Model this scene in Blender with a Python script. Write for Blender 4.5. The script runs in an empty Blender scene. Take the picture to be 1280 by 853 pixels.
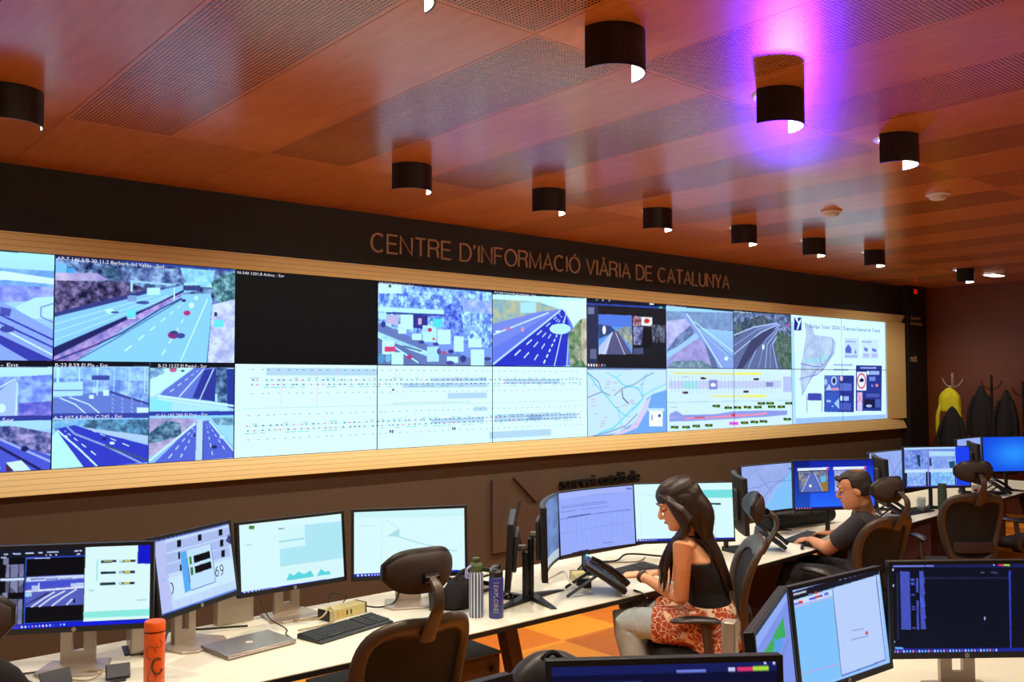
import bpy, bmesh, math, random
import numpy as np
from mathutils import Vector, Matrix, Euler
random.seed(7)
PI = math.pi
C = bpy.context.scene.collection
R = math.radians
# ---------------------------------------------------------------- camera
FPX = 1116.54; EYE = 1.90
YAW, PITCH, ROLL = 0.7049, 0.04315, -0.0021
_cy, _sy, _cp, _sp = math.cos(YAW), math.sin(YAW), math.cos(PITCH), math.sin(PITCH)
_f = Vector((_sy*_cp, _cy*_cp, _sp)); _r = Vector((_cy, -_sy, 0)); _u = _r.cross(_f)
_c, _s = math.cos(ROLL), math.sin(ROLL)
_r, _u = _c*_r + _s*_u, -_s*_r + _c*_u
cam_d = bpy.data.cameras.new('camera'); cam = bpy.data.objects.new('camera', cam_d); C.objects.link(cam)
cam_d.sensor_width = 36; cam_d.lens = FPX/1280*36; cam_d.clip_start = .05; cam_d.clip_end = 60
M4 = Matrix.Identity(4)
for i, v in enumerate((_r, _u, -_f)):
    for j in range(3): M4[j][i] = v[j]
M4.translation = (0, 0, EYE); cam.matrix_world = M4
bpy.context.scene.camera = cam
def ray(px, py): return (px-640)/FPX*_r - (py-426.5)/FPX*_u + _f
def atz(px, py, z): d = ray(px, py); return d*((z-EYE)/d.z) + Vector((0, 0, EYE))
def aty(px, py, y): d = ray(px, py); return d*(y/d.y) + Vector((0, 0, EYE))
# ---------------------------------------------------------------- render look, world
sc = bpy.context.scene
sc.view_settings.view_transform = 'Standard'; sc.view_settings.look = 'None'
sc.view_settings.gamma = 1; sc.view_settings.use_curve_mapping = False
sc.view_settings.exposure = 0.0
sc.cycles.use_denoising = True
sc.cycles.max_bounces = 8; sc.cycles.diffuse_bounces = 4; sc.cycles.glossy_bounces = 4
sc.cycles.sample_clamp_indirect = 4
wd = bpy.data.worlds.new('world'); sc.world = wd; wd.use_nodes = True
wd.node_tree.nodes['Background'].inputs[0].default_value = (1, .62, .36, 1)
wd.node_tree.nodes['Background'].inputs[1].default_value = .10
LAMP_W = 128; LAMP_COL = (1, .89, .69)
def spot(name, loc, aim, w, col, size, blend, rad=.05):
    d = bpy.data.lights.new(name, 'SPOT'); d.energy = w; d.color = col; d.spot_size = R(size); d.spot_blend = blend; d.shadow_soft_size = rad
    o = bpy.data.objects.new(name, d); C.objects.link(o); o.location = loc
    o.rotation_euler = (Vector(aim)-Vector(loc)).to_track_quat('-Z', 'Y').to_euler(); return o
spot('added_uplight_beam', (8.80, 5.55, .86), (3.52, 1.98, 3.27), 2000, (.11, .012, 1), 17, .5, .22)  # added beam that makes the purple ceiling glow; its source is invented
# ---------------------------------------------------------------- materials
def lin(c): 
    return tuple(((x/255)/12.92 if x/255 <= .04045 else ((x/255+.055)/1.055)**2.4) for x in c)
MATS = {}
def mat(name, col, rough=.5, metal=0, spec=.5, emit=None, noise=None, trans=0, srgb=True, coat=0):
    m = bpy.data.materials.new(name); m.use_nodes = True; nt = m.node_tree; b = nt.nodes['Principled BSDF']
    c = lin(col) if srgb else col
    b.inputs['Base Color'].default_value = (*c, 1); b.inputs['Roughness'].default_value = rough
    b.inputs['Metallic'].default_value = metal; b.inputs['Specular IOR Level'].default_value = spec
    b.inputs['Transmission Weight'].default_value = trans; b.inputs['Coat Weight'].default_value = coat
    if emit: b.inputs['Emission Color'].default_value = (*lin(emit[0]), 1); b.inputs['Emission Strength'].default_value = emit[1]
    if noise:
        sc_, amt, stretch = noise
        tc = nt.nodes.new('ShaderNodeTexCoord'); mp = nt.nodes.new('ShaderNodeMapping'); mp.inputs['Scale'].default_value = stretch
        n = nt.nodes.new('ShaderNodeTexNoise'); n.inputs['Scale'].default_value = sc_; n.inputs['Detail'].default_value = 5
        mr = nt.nodes.new('ShaderNodeMapRange'); mr.inputs[3].default_value = 1-amt; mr.inputs[4].default_value = 1+amt
        mx = nt.nodes.new('ShaderNodeVectorMath'); mx.operation = 'SCALE'; mx.inputs[0].default_value = c
        nt.links.new(tc.outputs['Object'], mp.inputs[0]); nt.links.new(mp.outputs[0], n.inputs['Vector'])
        nt.links.new(n.outputs[0], mr.inputs[0]); nt.links.new(mr.outputs[0], mx.inputs['Scale']); nt.links.new(mx.outputs[0], b.inputs['Base Color'])
    MATS[name] = m; return m
mat('black_plastic', (22, 21, 23), .42, noise=(40, .15, (1, 1, 1)))
mat('gloss_black', (12, 12, 14), .18)
mat('matte_black', (13, 12, 12), .75, noise=(60, .3, (1, 1, 1)))
mat('dark_grey_plastic', (48, 46, 48), .45, noise=(40, .1, (1, 1, 1)))
mat('silver', (176, 166, 158), .32, metal=.75, noise=(90, .06, (1, 8, 1)))
mat('champagne', (186, 172, 158), .36, metal=.5, noise=(90, .06, (1, 1, 6)))
mat('desk_laminate', (232, 229, 212), .42, noise=(6, .03, (1, 1, 1)))
mat('desk_edge', (18, 14, 13), .5)
mat('steel_brown', (92, 66, 46), .5, metal=.3, noise=(20, .1, (1, 1, 1)))
mat('chair_frame', (70, 55, 44), .40, noise=(30, .12, (1, 1, 1)))
mat('chair_leather', (30, 24, 24), .38, noise=(80, .2, (1, 1, 1)))
mat('chair_pad', (50, 35, 29), .6, noise=(80, .15, (1, 1, 1)))
mat('cream_plastic', (196, 182, 120), .45, noise=(30, .06, (1, 1, 1)))
mat('white_plastic', (225, 220, 210), .4)
mat('cable_black', (16, 15, 16), .5); mat('cable_tan', (170, 150, 110), .5)
mat('wall_dark', (34, 29, 30), .75, noise=(9, .06, (1, 1, 1)))
mat('wall_lower', (70, 54, 39), .8, noise=(14, .05, (1, 1, 6)))
mat('logo_dark', (70, 52, 44), .6); mat('letter_black', (8, 7, 8), .5)
mat('letter_gold', (205, 168, 135), .5)
mat('column_black', (6, 5, 6), .6)
mat('skin', (232, 168, 122), .5, spec=.4, noise=(30, .06, (1, 1, 1)))
mat('skin_man', (206, 142, 102), .5, spec=.4, noise=(30, .06, (1, 1, 1)))
mat('hair_dark', (38, 22, 16), .45, noise=(40, .5, (8, 8, .6)))
mat('hair_short', (34, 23, 18), .6, noise=(90, .4, (1, 1, 1)))
mat('black_knit', (14, 13, 17), .85, noise=(60, .2, (1, 1, 1)))
mat('grey_tee', (52, 50, 56), .9, noise=(70, .12, (1, 1, 1)))
mat('jeans', (182, 196, 200), .85, noise=(28, .22, (1, 1, 1)))
mat('dark_cloth', (18, 15, 20), .9, noise=(30, .25, (1, 1, 1)))
mat('orange_paint', (236, 96, 30), .4, noise=(14, .15, (1, 1, 1)))
mat('navy_steel', (48, 50, 128), .4); mat('dark_navy', (16, 22, 44), .3); mat('olive', (70, 84, 46), .5); mat('green_steel', (60, 84, 60), .45)
mat('lilac', (150, 140, 200), .5)
mat('yellow_cloth', (205, 200, 20), .8, noise=(20, .15, (1, 1, 1)))
mat('coat_black', (13, 12, 15), .9, noise=(20, .3, (4, 4, .5)))
mat('paper', (230, 222, 200), .7); mat('orange_plug', (230, 150, 20), .5)
mat('lamp_white', (240, 240, 235), .5, emit=((255, 248, 232), 5))
mat('eye_white', (150, 140, 130), .5); mat('lamp_inner', (245, 242, 235), .6)
mat('led_green', (20, 200, 160), .5, emit=((40, 230, 190), 2)); mat('led_blue', (20, 40, 255), .5, emit=((40, 60, 255), 3))
mat('exit_red', (200, 20, 10), .5, emit=((220, 20, 8), .5))
mat('bulb', (250, 250, 255), .5, emit=((225, 228, 255), 6))
mat('glass', (235, 240, 240), .05, trans=.9); mat('purple_lit_panel', (88, 52, 62), .6)  # panel brown has the purple light under the desks put into its colour
mat('watch_brown', (70, 52, 28), .5, noise=(50, .4, (1, 1, 1))); mat('gold', (190, 130, 50), .3, metal=.9)
mat('red_plastic', (190, 25, 20), .5); mat('nail', (214, 160, 130), .35)
def nodes(name):
    m = bpy.data.materials.new(name); m.use_nodes = True; MATS[name] = m
    nt = m.node_tree; return m, nt, nt.nodes['Principled BSDF'], nt.nodes.new, nt.links.new
def mth(new, link, op, a, b=None, c=None):
    n = new('ShaderNodeMath'); n.operation = op
    for i, v in enumerate((a, b, c)):
        if v is None: continue
        if isinstance(v, (int, float)): n.inputs[i].default_value = v
        else: link(v, n.inputs[i])
    return n.outputs[0]
def mixc(new, link, f, a, b):
    n = new('ShaderNodeMix'); n.data_type = 'RGBA'
    if isinstance(f, (int, float)): n.inputs[0].default_value = f
    else: link(f, n.inputs[0])
    for i, v in ((6, a), (7, b)):
        if isinstance(v, tuple): n.inputs[i].default_value = (*v, 1)
        else: link(v, n.inputs[i])
    return n.outputs[2]
CZ = 3.268; A0 = 1.208; SX = .5605; YG = 5.027; YJ = 2.4325
def wood_ceiling():
    m, nt, b, new, link = nodes('ceiling_veneer')
    g = new('ShaderNodeNewGeometry'); s = new('ShaderNodeSeparateXYZ'); link(g.outputs['Position'], s.inputs[0]); X, Y = s.outputs[0], s.outputs[1]
    M = lambda *a: mth(new, link, *a)
    kx = M('FLOOR', M('DIVIDE', M('SUBTRACT', X, A0), SX)); ky = M('FLOOR', M('DIVIDE', M('SUBTRACT', YG, Y), YJ))
    par = M('FLOORED_MODULO', M('ADD', kx, ky), 2.0) if False else M('ABSOLUTE', M('MODULO', M('ADD', kx, ky), 2.0))
    ok = M('GREATER_THAN', ky, -.5); perf = M('MULTIPLY', M('LESS_THAN', par, .5), ok)
    fx = M('SUBTRACT', M('FRACT', M('DIVIDE', X, .0175)), .5); fy = M('SUBTRACT', M('FRACT', M('DIVIDE', Y, .0175)), .5)
    d = M('SQRT', M('ADD', M('MULTIPLY', fx, fx), M('MULTIPLY', fy, fy))); dot = M('LESS_THAN', d, .33)
    # rims of the perforated panels stay solid
    ex = M('FRACT', M('DIVIDE', M('SUBTRACT', X, A0), SX)); rim = M('MULTIPLY', M('GREATER_THAN', ex, .035), M('LESS_THAN', ex, .965))
    ey = M('FRACT', M('DIVIDE', M('SUBTRACT', YG, Y), YJ)); rim2 = M('MULTIPLY', M('GREATER_THAN', ey, .008), M('LESS_THAN', ey, .992))
    mask = M('MULTIPLY', M('MULTIPLY', dot, perf), M('MULTIPLY', rim, rim2))
    mp = new('ShaderNodeMapping'); mp.inputs['Scale'].default_value = (9, 1.1, 1); link(g.outputs['Position'], mp.inputs[0])
    n = new('ShaderNodeTexNoise'); n.inputs['Scale'].default_value = 3; n.inputs['Detail'].default_value = 7; link(mp.outputs[0], n.inputs['Vector'])
    wn = new('ShaderNodeTexWhiteNoise'); cb = new('ShaderNodeCombineXYZ'); link(kx, cb.inputs[0]); link(ky, cb.inputs[1]); link(cb.outputs[0], wn.inputs['Vector'])
    c1 = mixc(new, link, n.outputs[0], (.50, .140, .026), (.72, .225, .045))
    sc1 = new('ShaderNodeVectorMath'); sc1.operation = 'SCALE'; link(c1, sc1.inputs[0]); link(M('ADD', M('MULTIPLY', wn.outputs[0], .25), .85), sc1.inputs['Scale'])
    c2 = mixc(new, link, mask, sc1.outputs[0], (.035, .012, .006))
    link(c2, b.inputs['Base Color']); b.inputs['Roughness'].default_value = .20; b.inputs['Specular IOR Level'].default_value = .38
    return m
wood_ceiling()
def wood_floor():
    m, nt, b, new, link = nodes('floor_veneer_tiles')
    g = new('ShaderNodeNewGeometry'); s = new('ShaderNodeSeparateXYZ'); link(g.outputs['Position'], s.inputs[0]); X, Y = s.outputs[0], s.outputs[1]
    M = lambda *a: mth(new, link, *a)
    T = .60; kx = M('FLOOR', M('DIVIDE', M('SUBTRACT', X, 4.555-6*T), T)); ky = M('FLOOR', M('DIVIDE', M('SUBTRACT', Y, 4.79-8*.53), .53))
    par = M('ABSOLUTE', M('MODULO', M('ADD', kx, ky), 2.0))
    cb = new('ShaderNodeCombineXYZ'); link(kx, cb.inputs[0]); link(ky, cb.inputs[1]); wn = new('ShaderNodeTexWhiteNoise'); link(cb.outputs[0], wn.inputs['Vector'])
    def grain(sx, sy, sd):
        mp = new('ShaderNodeMapping'); mp.inputs['Scale'].default_value = (sx, sy, 1); mp.inputs['Location'].default_value = (sd, sd, 0); link(g.outputs['Position'], mp.inputs[0])
        n = new('ShaderNodeTexNoise'); n.inputs['Scale'].default_value = 2.2; n.inputs['Detail'].default_value = 6; n.inputs['Distortion'].default_value = .8; link(mp.outputs[0], n.inputs['Vector']); return n.outputs[0]
    a = mixc(new, link, grain(1.5, 12, 0), (.50, .115, .006), (.76, .22, .014))
    c = mixc(new, link, grain(12, 1.5, 5), (.88, .29, .010), (1.0, .40, .025))
    col = mixc(new, link, par, c, a)
    v = new('ShaderNodeVectorMath'); v.operation = 'SCALE'; link(col, v.inputs[0]); link(M('ADD', M('MULTIPLY', wn.outputs[0], .22), .82), v.inputs['Scale'])
    link(v.outputs[0], b.inputs['Base Color']); b.inputs['Roughness'].default_value = .45
wood_floor()
def wood_slats(name, c1, c2, pitch):
    m, nt, b, new, link = nodes(name)
    g = new('ShaderNodeNewGeometry'); s = new('ShaderNodeSeparateXYZ'); link(g.outputs['Position'], s.inputs[0]); M = lambda *a: mth(new, link, *a)
    line = M('LESS_THAN', M('FRACT', M('DIVIDE', M('ADD', s.outputs[2], .012), pitch)), .10)
    mp = new('ShaderNodeMapping'); mp.inputs['Scale'].default_value = (1.2, 1, 14); link(g.outputs['Position'], mp.inputs[0])
    n = new('ShaderNodeTexNoise'); n.inputs['Scale'].default_value = 5; n.inputs['Detail'].default_value = 5; link(mp.outputs[0], n.inputs['Vector'])
    link(mixc(new, link, M('MULTIPLY', line, .55), mixc(new, link, n.outputs[0], c1, c2), (.12, .05, .015)), b.inputs['Base Color']); b.inputs['Roughness'].default_value = .5
wood_slats('frame_oak', (.66, .47, .20), (.77, .56, .26), .034)
def wood_wall():
    m, nt, b, new, link = nodes('wall_veneer')
    g = new('ShaderNodeNewGeometry'); mp = new('ShaderNodeMapping'); mp.inputs['Scale'].default_value = (1, .5, 9); link(g.outputs['Position'], mp.inputs[0])
    n = new('ShaderNodeTexNoise'); n.inputs['Scale'].default_value = 3; n.inputs['Detail'].default_value = 7; n.inputs['Distortion'].default_value = .5; link(mp.outputs[0], n.inputs['Vector'])
    link(mixc(new, link, n.outputs[0], (.13, .032, .008), (.22, .056, .014)), b.inputs['Base Color']); b.inputs['Roughness'].default_value = .45
wood_wall()
def leafy():
    m, nt, b, new, link = nodes('leaf_print_cloth')
    tc = new('ShaderNodeTexCoord'); v = new('ShaderNodeTexVoronoi'); v.feature = 'DISTANCE_TO_EDGE'; v.inputs['Scale'].default_value = 24
    n = new('ShaderNodeTexNoise'); n.inputs['Scale'].default_value = 12; ad = new('ShaderNodeVectorMath'); ad.operation = 'MULTIPLY_ADD'; ad.inputs[1].default_value = (.22, .22, .10)
    link(tc.outputs['Object'], n.inputs['Vector']); link(n.outputs['Color'], ad.inputs[0]); link(tc.outputs['Object'], ad.inputs[2]); link(ad.outputs[0], v.inputs['Vector'])
    n2 = new('ShaderNodeTexNoise'); n2.inputs['Scale'].default_value = 9; link(tc.outputs['Object'], n2.inputs['Vector'])
    M = lambda *a: mth(new, link, *a)
    f = M('MAXIMUM', M('LESS_THAN', v.outputs['Distance'], .055), M('GREATER_THAN', n2.outputs[0], .585))
    link(mixc(new, link, f, (.45, .07, .02), (.86, .62, .42)), b.inputs['Base Color']); b.inputs['Roughness'].default_value = .85
leafy()
def stripes():
    m, nt, b, new, link = nodes('striped_steel')
    tc = new('ShaderNodeTexCoord'); s = new('ShaderNodeSeparateXYZ'); link(tc.outputs['Object'], s.inputs[0]); M = lambda *a: mth(new, link, *a)
    an = M('ARCTAN2', s.outputs[1], s.outputs[0]); st = M('GREATER_THAN', M('FRACT', M('MULTIPLY', an, 14/(2*PI))), .48)
    link(mixc(new, link, st, (.03, .035, .025), (.55, .62, .85)), b.inputs['Base Color']); b.inputs['Roughness'].default_value = .4
stripes()
def screen_mat(name, s):
    m = bpy.data.materials.new(name); m.use_nodes = True; nt = m.node_tree; b = nt.nodes['Principled BSDF']
    a = nt.nodes.new('ShaderNodeAttribute'); a.attribute_name = 'picture'
    b.inputs['Base Color'].default_value = (.002, .002, .003, 1); b.inputs['Roughness'].default_value = .4; b.inputs['Specular IOR Level'].default_value = .05
    nt.links.new(a.outputs['Color'], b.inputs['Emission Color']); b.inputs['Emission Strength'].default_value = s
    m.cycles.emission_sampling = 'NONE'; MATS[name] = m
screen_mat('lit_screen', 1.0); screen_mat('wall_screen', 1.15)
mat('caption_white', (10, 10, 10), .5, emit=((235, 240, 255), .9)); mat('caption_black', (4, 4, 6), .5); mat('caption_blue', (4, 4, 6), .5, emit=((60, 70, 190), .8))
for k in ('caption_white', 'caption_blue', 'led_green', 'led_blue', 'exit_red'): MATS[k].cycles.emission_sampling = 'NONE'
# ---------------------------------------------------------------- mesh helpers
class MB:
    def __init__(s): s.v = []; s.f = []
    def add(s, vs, fs):
        o = len(s.v); s.v += [tuple(v) for v in vs]; s.f += [tuple(i+o for i in f) for f in fs]; return s
    def box(s, x0, x1, y0, y1, z0, z1, M=None):
        vs = [Vector((x, y, z)) for z in (z0, z1) for y in (y0, y1) for x in (x0, x1)]
        if M: vs = [M @ v for v in vs]
        return s.add(vs, [(0, 2, 3, 1), (4, 5, 7, 6), (0, 1, 5, 4), (2, 6, 7, 3), (0, 4, 6, 2), (1, 3, 7, 5)])
    def rings(s, rings, cap=True, closed=False):
        n = len(rings[0]); vs = [p for r in rings for p in r]; fs = []; m = len(rings)
        for i in range(m if closed else m-1):
            j = (i+1) % m
            for k in range(n): fs.append((i*n+k, i*n+(k+1) % n, j*n+(k+1) % n, j*n+k))
        if cap and not closed: fs.append(tuple(range(n))[::-1]); fs.append(tuple((m-1)*n+k for k in range(n)))
        return s.add(vs, fs)
    def tube(s, pts, r, n=8, cap=True, ry=None, closed=False):
        pts = [Vector(p) for p in pts]; m = len(pts); rs = r if isinstance(r, (list, tuple)) else [r]*m
        rys = ry if isinstance(ry, (list, tuple)) else ([ry]*m if ry else rs); up = Vector((0, 0, 1)); rings = []; side = None
        for i, p in enumerate(pts):
            t = (pts[(i+1) % m]-pts[i-1]) if closed else (pts[min(i+1, m-1)]-pts[max(i-1, 0)]); t.normalize()
            if side is None: side = t.cross(up) if abs(t.dot(up)) < .95 else t.cross(Vector((0, 1, 0)))
            side = (side - t*side.dot(t)).normalized(); b = side.cross(t)
            rings.append([p + side*math.cos(a)*rs[i] + b*math.sin(a)*rys[i] for a in [2*PI*k/n for k in range(n)]])
        return s.rings(rings, cap, closed)
    def lathe(s, prof, c=(0, 0, 0), n=24, cap=True, M=None):
        rings = [[Vector((c[0]+r*math.cos(2*PI*k/n), c[1]+r*math.sin(2*PI*k/n), c[2]+z)) for k in range(n)] for r, z in prof]
        if M: rings = [[M @ v for v in r] for r in rings]
        return s.rings(rings, cap)
    def prism(s, poly, d0, d1, fn):
        n = len(poly); vs = [fn(a, b, d0) for a, b in poly]+[fn(a, b, d1) for a, b in poly]
        return s.add(vs, [tuple(range(n))[::-1], tuple(range(n, 2*n))]+[(k, (k+1) % n, n+(k+1) % n, n+k) for k in range(n)])
    def obj(s, name, m, parent=None, bevel=0, seg=2, smooth=None, sub=0, flat=False):
        me = bpy.data.meshes.new(name); me.from_pydata(s.v, [], s.f); me.update()
        bm = bmesh.new(); bm.from_mesh(me); bmesh.ops.recalc_face_normals(bm, faces=bm.faces)
        for f in bm.faces: f.smooth = not flat
        if not flat and sub == 0:
            for e in bm.edges:
                if len(e.link_faces) == 2 and e.calc_face_angle(0) > (smooth or R(35)): e.smooth = False
        bm.to_mesh(me); bm.free()
        me.materials.append(MATS[m]); o = bpy.data.objects.new(name, me); C.objects.link(o)
        if parent: o.parent = parent
        if bevel:
            b = o.modifiers.new('b', 'BEVEL'); b.width = bevel; b.segments = seg; b.limit_method = 'ANGLE'; b.angle_limit = R(40)
        if sub:
            b = o.modifiers.new('s', 'SUBSURF'); b.levels = sub; b.render_levels = sub
        return o
def tag(o, label, cat, group=None, kind=None):
    if label: o['label'] = label
    if cat: o['category'] = cat
    if group: o['group'] = group
    if kind: o['kind'] = kind
    return o
def thing(name, label, cat, loc=(0, 0, 0), rz=0, group=None):
    o = bpy.data.objects.new(name, None); o.empty_display_size = .05; C.objects.link(o); o.location = loc; o.rotation_euler = (0, 0, rz); return tag(o, label, cat, group)
def struct(o): o['kind'] = 'structure'; return o
def copy_tree(o, parent=None):
    c = o.copy(); C.objects.link(c)
    if parent: c.parent = parent
    for ch in list(o.children): copy_tree(ch, c)
    return c
def text_mesh(name, body, size, m, parent, M, extrude=.0006, fit=None, align='LEFT', bold=0, sx=1.0, res=3):
    cu = bpy.data.curves.new(name, 'FONT'); cu.body = body; cu.size = size; cu.extrude = extrude; cu.align_x = align; cu.resolution_u = res; cu.offset = bold
    t = bpy.data.objects.new(name, cu); me = bpy.data.meshes.new_from_object(t); bpy.data.objects.remove(t)
    co = np.array([v.co[:] for v in me.vertices]) if len(me.vertices) else np.zeros((0, 3))
    k = sx
    if fit and len(co): k = fit/(co[:, 0].max()-co[:, 0].min())
    for v in me.vertices: v.co = M @ Vector((v.co.x*k, v.co.y, v.co.z))
    me.materials.clear(); me.materials.append(MATS[m]); me.name = name
    o = bpy.data.objects.new(name, me); C.objects.link(o)
    if parent: o.parent = parent
    return o
def spline(pts, n=8):
    pts = [Vector(p) for p in pts]; out = []; P = [pts[0]]+pts+[pts[-1]]
    for i in range(1, len(P)-2):
        for k in range(n):
            t = k/n; a, b, c, d = P[i-1], P[i], P[i+1], P[i+2]
            out.append(.5*((2*b)+(c-a)*t+(2*a-5*b+4*c-d)*t*t+(3*b-a-3*c+d)*t**3))
    out.append(pts[-1]); return out
def cable(name, pts, r, m, label, cat='cable', group=None):
    return tag(MB().tube(spline(pts, 8), r, 6).obj(name, m), label, cat, group)
# ---------------------------------------------------------------- painter for the pictures the displays show
class Pic:
    def __init__(s, w, h, bg): s.w, s.h = w, h; s.a = np.ones((h, w, 3))*np.array(bg)/255.; s.H = np.diag([w, h, 1.]); s.rg = np.random.RandomState(3)
    def quad(s, tl, tr, br, bl):
        A = []; B = []
        for (x, y), (u, v) in zip((tl, tr, br, bl), ((0, 0), (s.w, 0), (s.w, s.h), (0, s.h))):
            A.append([x, y, 1, 0, 0, 0, -u*x, -u*y]); B.append(u); A.append([0, 0, 0, x, y, 1, -v*x, -v*y]); B.append(v)
        s.H = np.append(np.linalg.solve(np.array(A, float), B), 1).reshape(3, 3); return s
    def m(s, pts):
        p = np.c_[np.array(pts, float), np.ones(len(pts))] @ s.H.T; return p[:, :2]/p[:, 2:]
    def cover(s, P):
        x0, y0 = np.floor(P.min(0)).astype(int); x1, y1 = np.ceil(P.max(0)).astype(int)
        x0, y0, x1, y1 = max(x0, 0), max(y0, 0), min(x1+1, s.w), min(y1+1, s.h)
        if x1 <= x0 or y1 <= y0: return None
        cov = np.zeros((y1-y0, x1-x0)); n = len(P)
        for ox, oy in ((.25, .25), (.75, .25), (.25, .75), (.75, .75)):
            X, Y = np.meshgrid(np.arange(x0, x1)+ox, np.arange(y0, y1)+oy); ins = np.zeros(X.shape, bool)
            for i in range(n):
                (ax, ay), (bx, by) = P[i], P[(i+1) % n]
                if ay == by: continue
                ins ^= ((ay > Y) != (by > Y)) & (X < (bx-ax)*(Y-ay)/(by-ay)+ax)
            cov += ins*.25
        return x0, y0, x1, y1, cov
    def poly(s, pts, c, a=1, c2=None, ns=6, raw=False):
        P = np.array(pts, float) if raw else s.m(pts); r = s.cover(P)
        if r is None: return s
        x0, y0, x1, y1, cov = r; cov = (cov*a)[..., None]; col = np.array(c)/255.
        if c2 is not None:
            t = s.noise(ns)[y0:y1, x0:x1, None]; col = col*(1-t)+np.array(c2)/255.*t
        s.a[y0:y1, x0:x1] = s.a[y0:y1, x0:x1]*(1-cov)+col*cov; return s
    def noise(s, n):
        out = np.zeros((s.h, s.w)); amp = 1; tot = 0
        for o in range(3):
            gh, gw = max(2, int(n*(2**o))+1), max(2, int(n*(2**o)*s.w/s.h)+1); g = s.rg.rand(gh+1, gw+1)
            y = np.linspace(0, gh-1e-3, s.h); x = np.linspace(0, gw-1e-3, s.w); yi = y.astype(int); xi = x.astype(int); fy = (y-yi)[:, None]; fx = (x-xi)[None]
            v = g[yi][:, xi]*(1-fy)*(1-fx)+g[yi+1][:, xi]*fy*(1-fx)+g[yi][:, xi+1]*(1-fy)*fx+g[yi+1][:, xi+1]*fy*fx
            out += v*amp; tot += amp; amp *= .7
        return np.clip((out/tot-.5)*2.4+.5, 0, 1)
    def rect(s, x0, y0, x1, y1, c, a=1, **k): return s.poly([(x0, y0), (x1, y0), (x1, y1), (x0, y1)], c, a, **k)
    def line(s, pts, w, c, a=1):
        P = s.m(pts); w = w/2
        for i in range(len(P)-1):
            d = P[i+1]-P[i]; L = np.hypot(*d)
            if L < 1e-6: continue
            n = np.array([-d[1], d[0]])/L*w; s.poly([P[i]+n, P[i+1]+n, P[i+1]-n, P[i]-n], c, a, raw=True)
        return s
    def dash(s, p, q, n, w, c, fill=.5):
        p, q = np.array(p, float), np.array(q, float)
        for i in range(n):
            t0 = (i/n)**1.5; t1 = ((i+fill)/n)**1.5; s.line([q+(p-q)*t0, q+(p-q)*t1], w*(.5+.5*i/n), c)
        return s
    def ell(s, cx, cy, rx, ry, c, a=1, **k): return s.poly([(cx+rx*math.cos(t), cy+ry*math.sin(t)) for t in np.linspace(0, 2*PI, 20)[:-1]], c, a, **k)
    def crop(s, x0, x1): p = Pic(int(x1-x0), s.h, (0, 0, 0)); p.a = s.a[:, int(x0):int(x1)].copy(); return p
def grid_screen(name, pic, W, H, parent, M=None, mt='lit_screen', bend=0, z0=None):
    """the lit face of a display: a fine grid, one colour per vertex; centred on local origin, facing -Y"""
    w, h = pic.w, pic.h; xs = np.linspace(-W/2, W/2, w); zs = np.linspace(H/2, -H/2, h)
    X, Z = np.meshgrid(xs, zs); Y = -bend*(X/(W/2))**2
    V = np.stack([X, Y, Z], -1).reshape(-1, 3)
    if M is not None:
        Mn = np.array(M); V = V @ Mn[:3, :3].T + Mn[:3, 3]
    idx = np.arange(w*h).reshape(h, w); F = np.stack([idx[:-1, :-1], idx[1:, :-1], idx[1:, 1:], idx[:-1, 1:]], -1).reshape(-1, 4)
    me = bpy.data.meshes.new(name); me.vertices.add(len(V)); me.vertices.foreach_set('co', V.astype(np.float32).ravel())
    me.loops.add(F.size); me.loops.foreach_set('vertex_index', F.astype(np.int32).ravel()); me.polygons.add(len(F)); me.polygons.foreach_set('loop_start', (np.arange(len(F))*4).astype(np.int32))
    me.update(calc_edges=True)
    c = np.clip(pic.a, 0, 1).reshape(-1, 3); c = np.where(c <= .04045, c/12.92, ((c+.055)/1.055)**2.4)
    at = me.color_attributes.new('picture', 'FLOAT_COLOR', 'POINT'); at.data.foreach_set('color', np.c_[c, np.ones(len(c))].astype(np.float32).ravel())
    me.materials.append(MATS[mt]); o = bpy.data.objects.new(name, me); C.objects.link(o)
    if parent: o.parent = parent
    return o
# ================================================================ THE SETTING
XR = 13.52; YW = 6.30; XL = -3.2; YB = -3.2
struct(MB().box(XL, XR+.1, YB, YW+.1, -.05, 0).obj('floor', 'floor_veneer_tiles'))
cm = MB()
ys = [YW, YG, YG-YJ, YG-2*YJ, YB]
for i in range(4):
    for k in range(-8, 23):
        x0, x1 = A0+k*SX, A0+(k+1)*SX
        x0, x1 = max(x0, XL), min(x1, XR)
        if x1 > x0: cm.box(x0+.0015, x1-.0015, ys[i+1]+.0015, ys[i]-.0015, CZ, CZ+.02)
cm.box(XL, XR, YB, YW, CZ+.021, CZ+.06)
struct(cm.obj('ceiling', 'ceiling_veneer'))
struct(MB().box(XL, XR, YW, YW+.1, 0, 1.20).obj('wall_back', 'wall_lower'))
struct(MB().box(XL, XR, YW, YW+.1, 2.80, CZ).obj('wall_back_upper', 'wall_dark'))
struct(MB().box(XL, XR, YW+.02, YW+.1, 1.20, 2.80).obj('wall_back_middle', 'column_black'))
struct(MB().box(XR, XR+.1, YB, YW, 0, CZ).obj('wall_right', 'wall_veneer'))
struct(MB().box(XL-.1, XL, YB, YW+.1, 0, CZ).obj('wall_left', 'wall_lower'))
struct(MB().box(12.83, 13.40, 6.16, YW, 0, CZ).obj('trim_1', 'column_black'))
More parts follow.
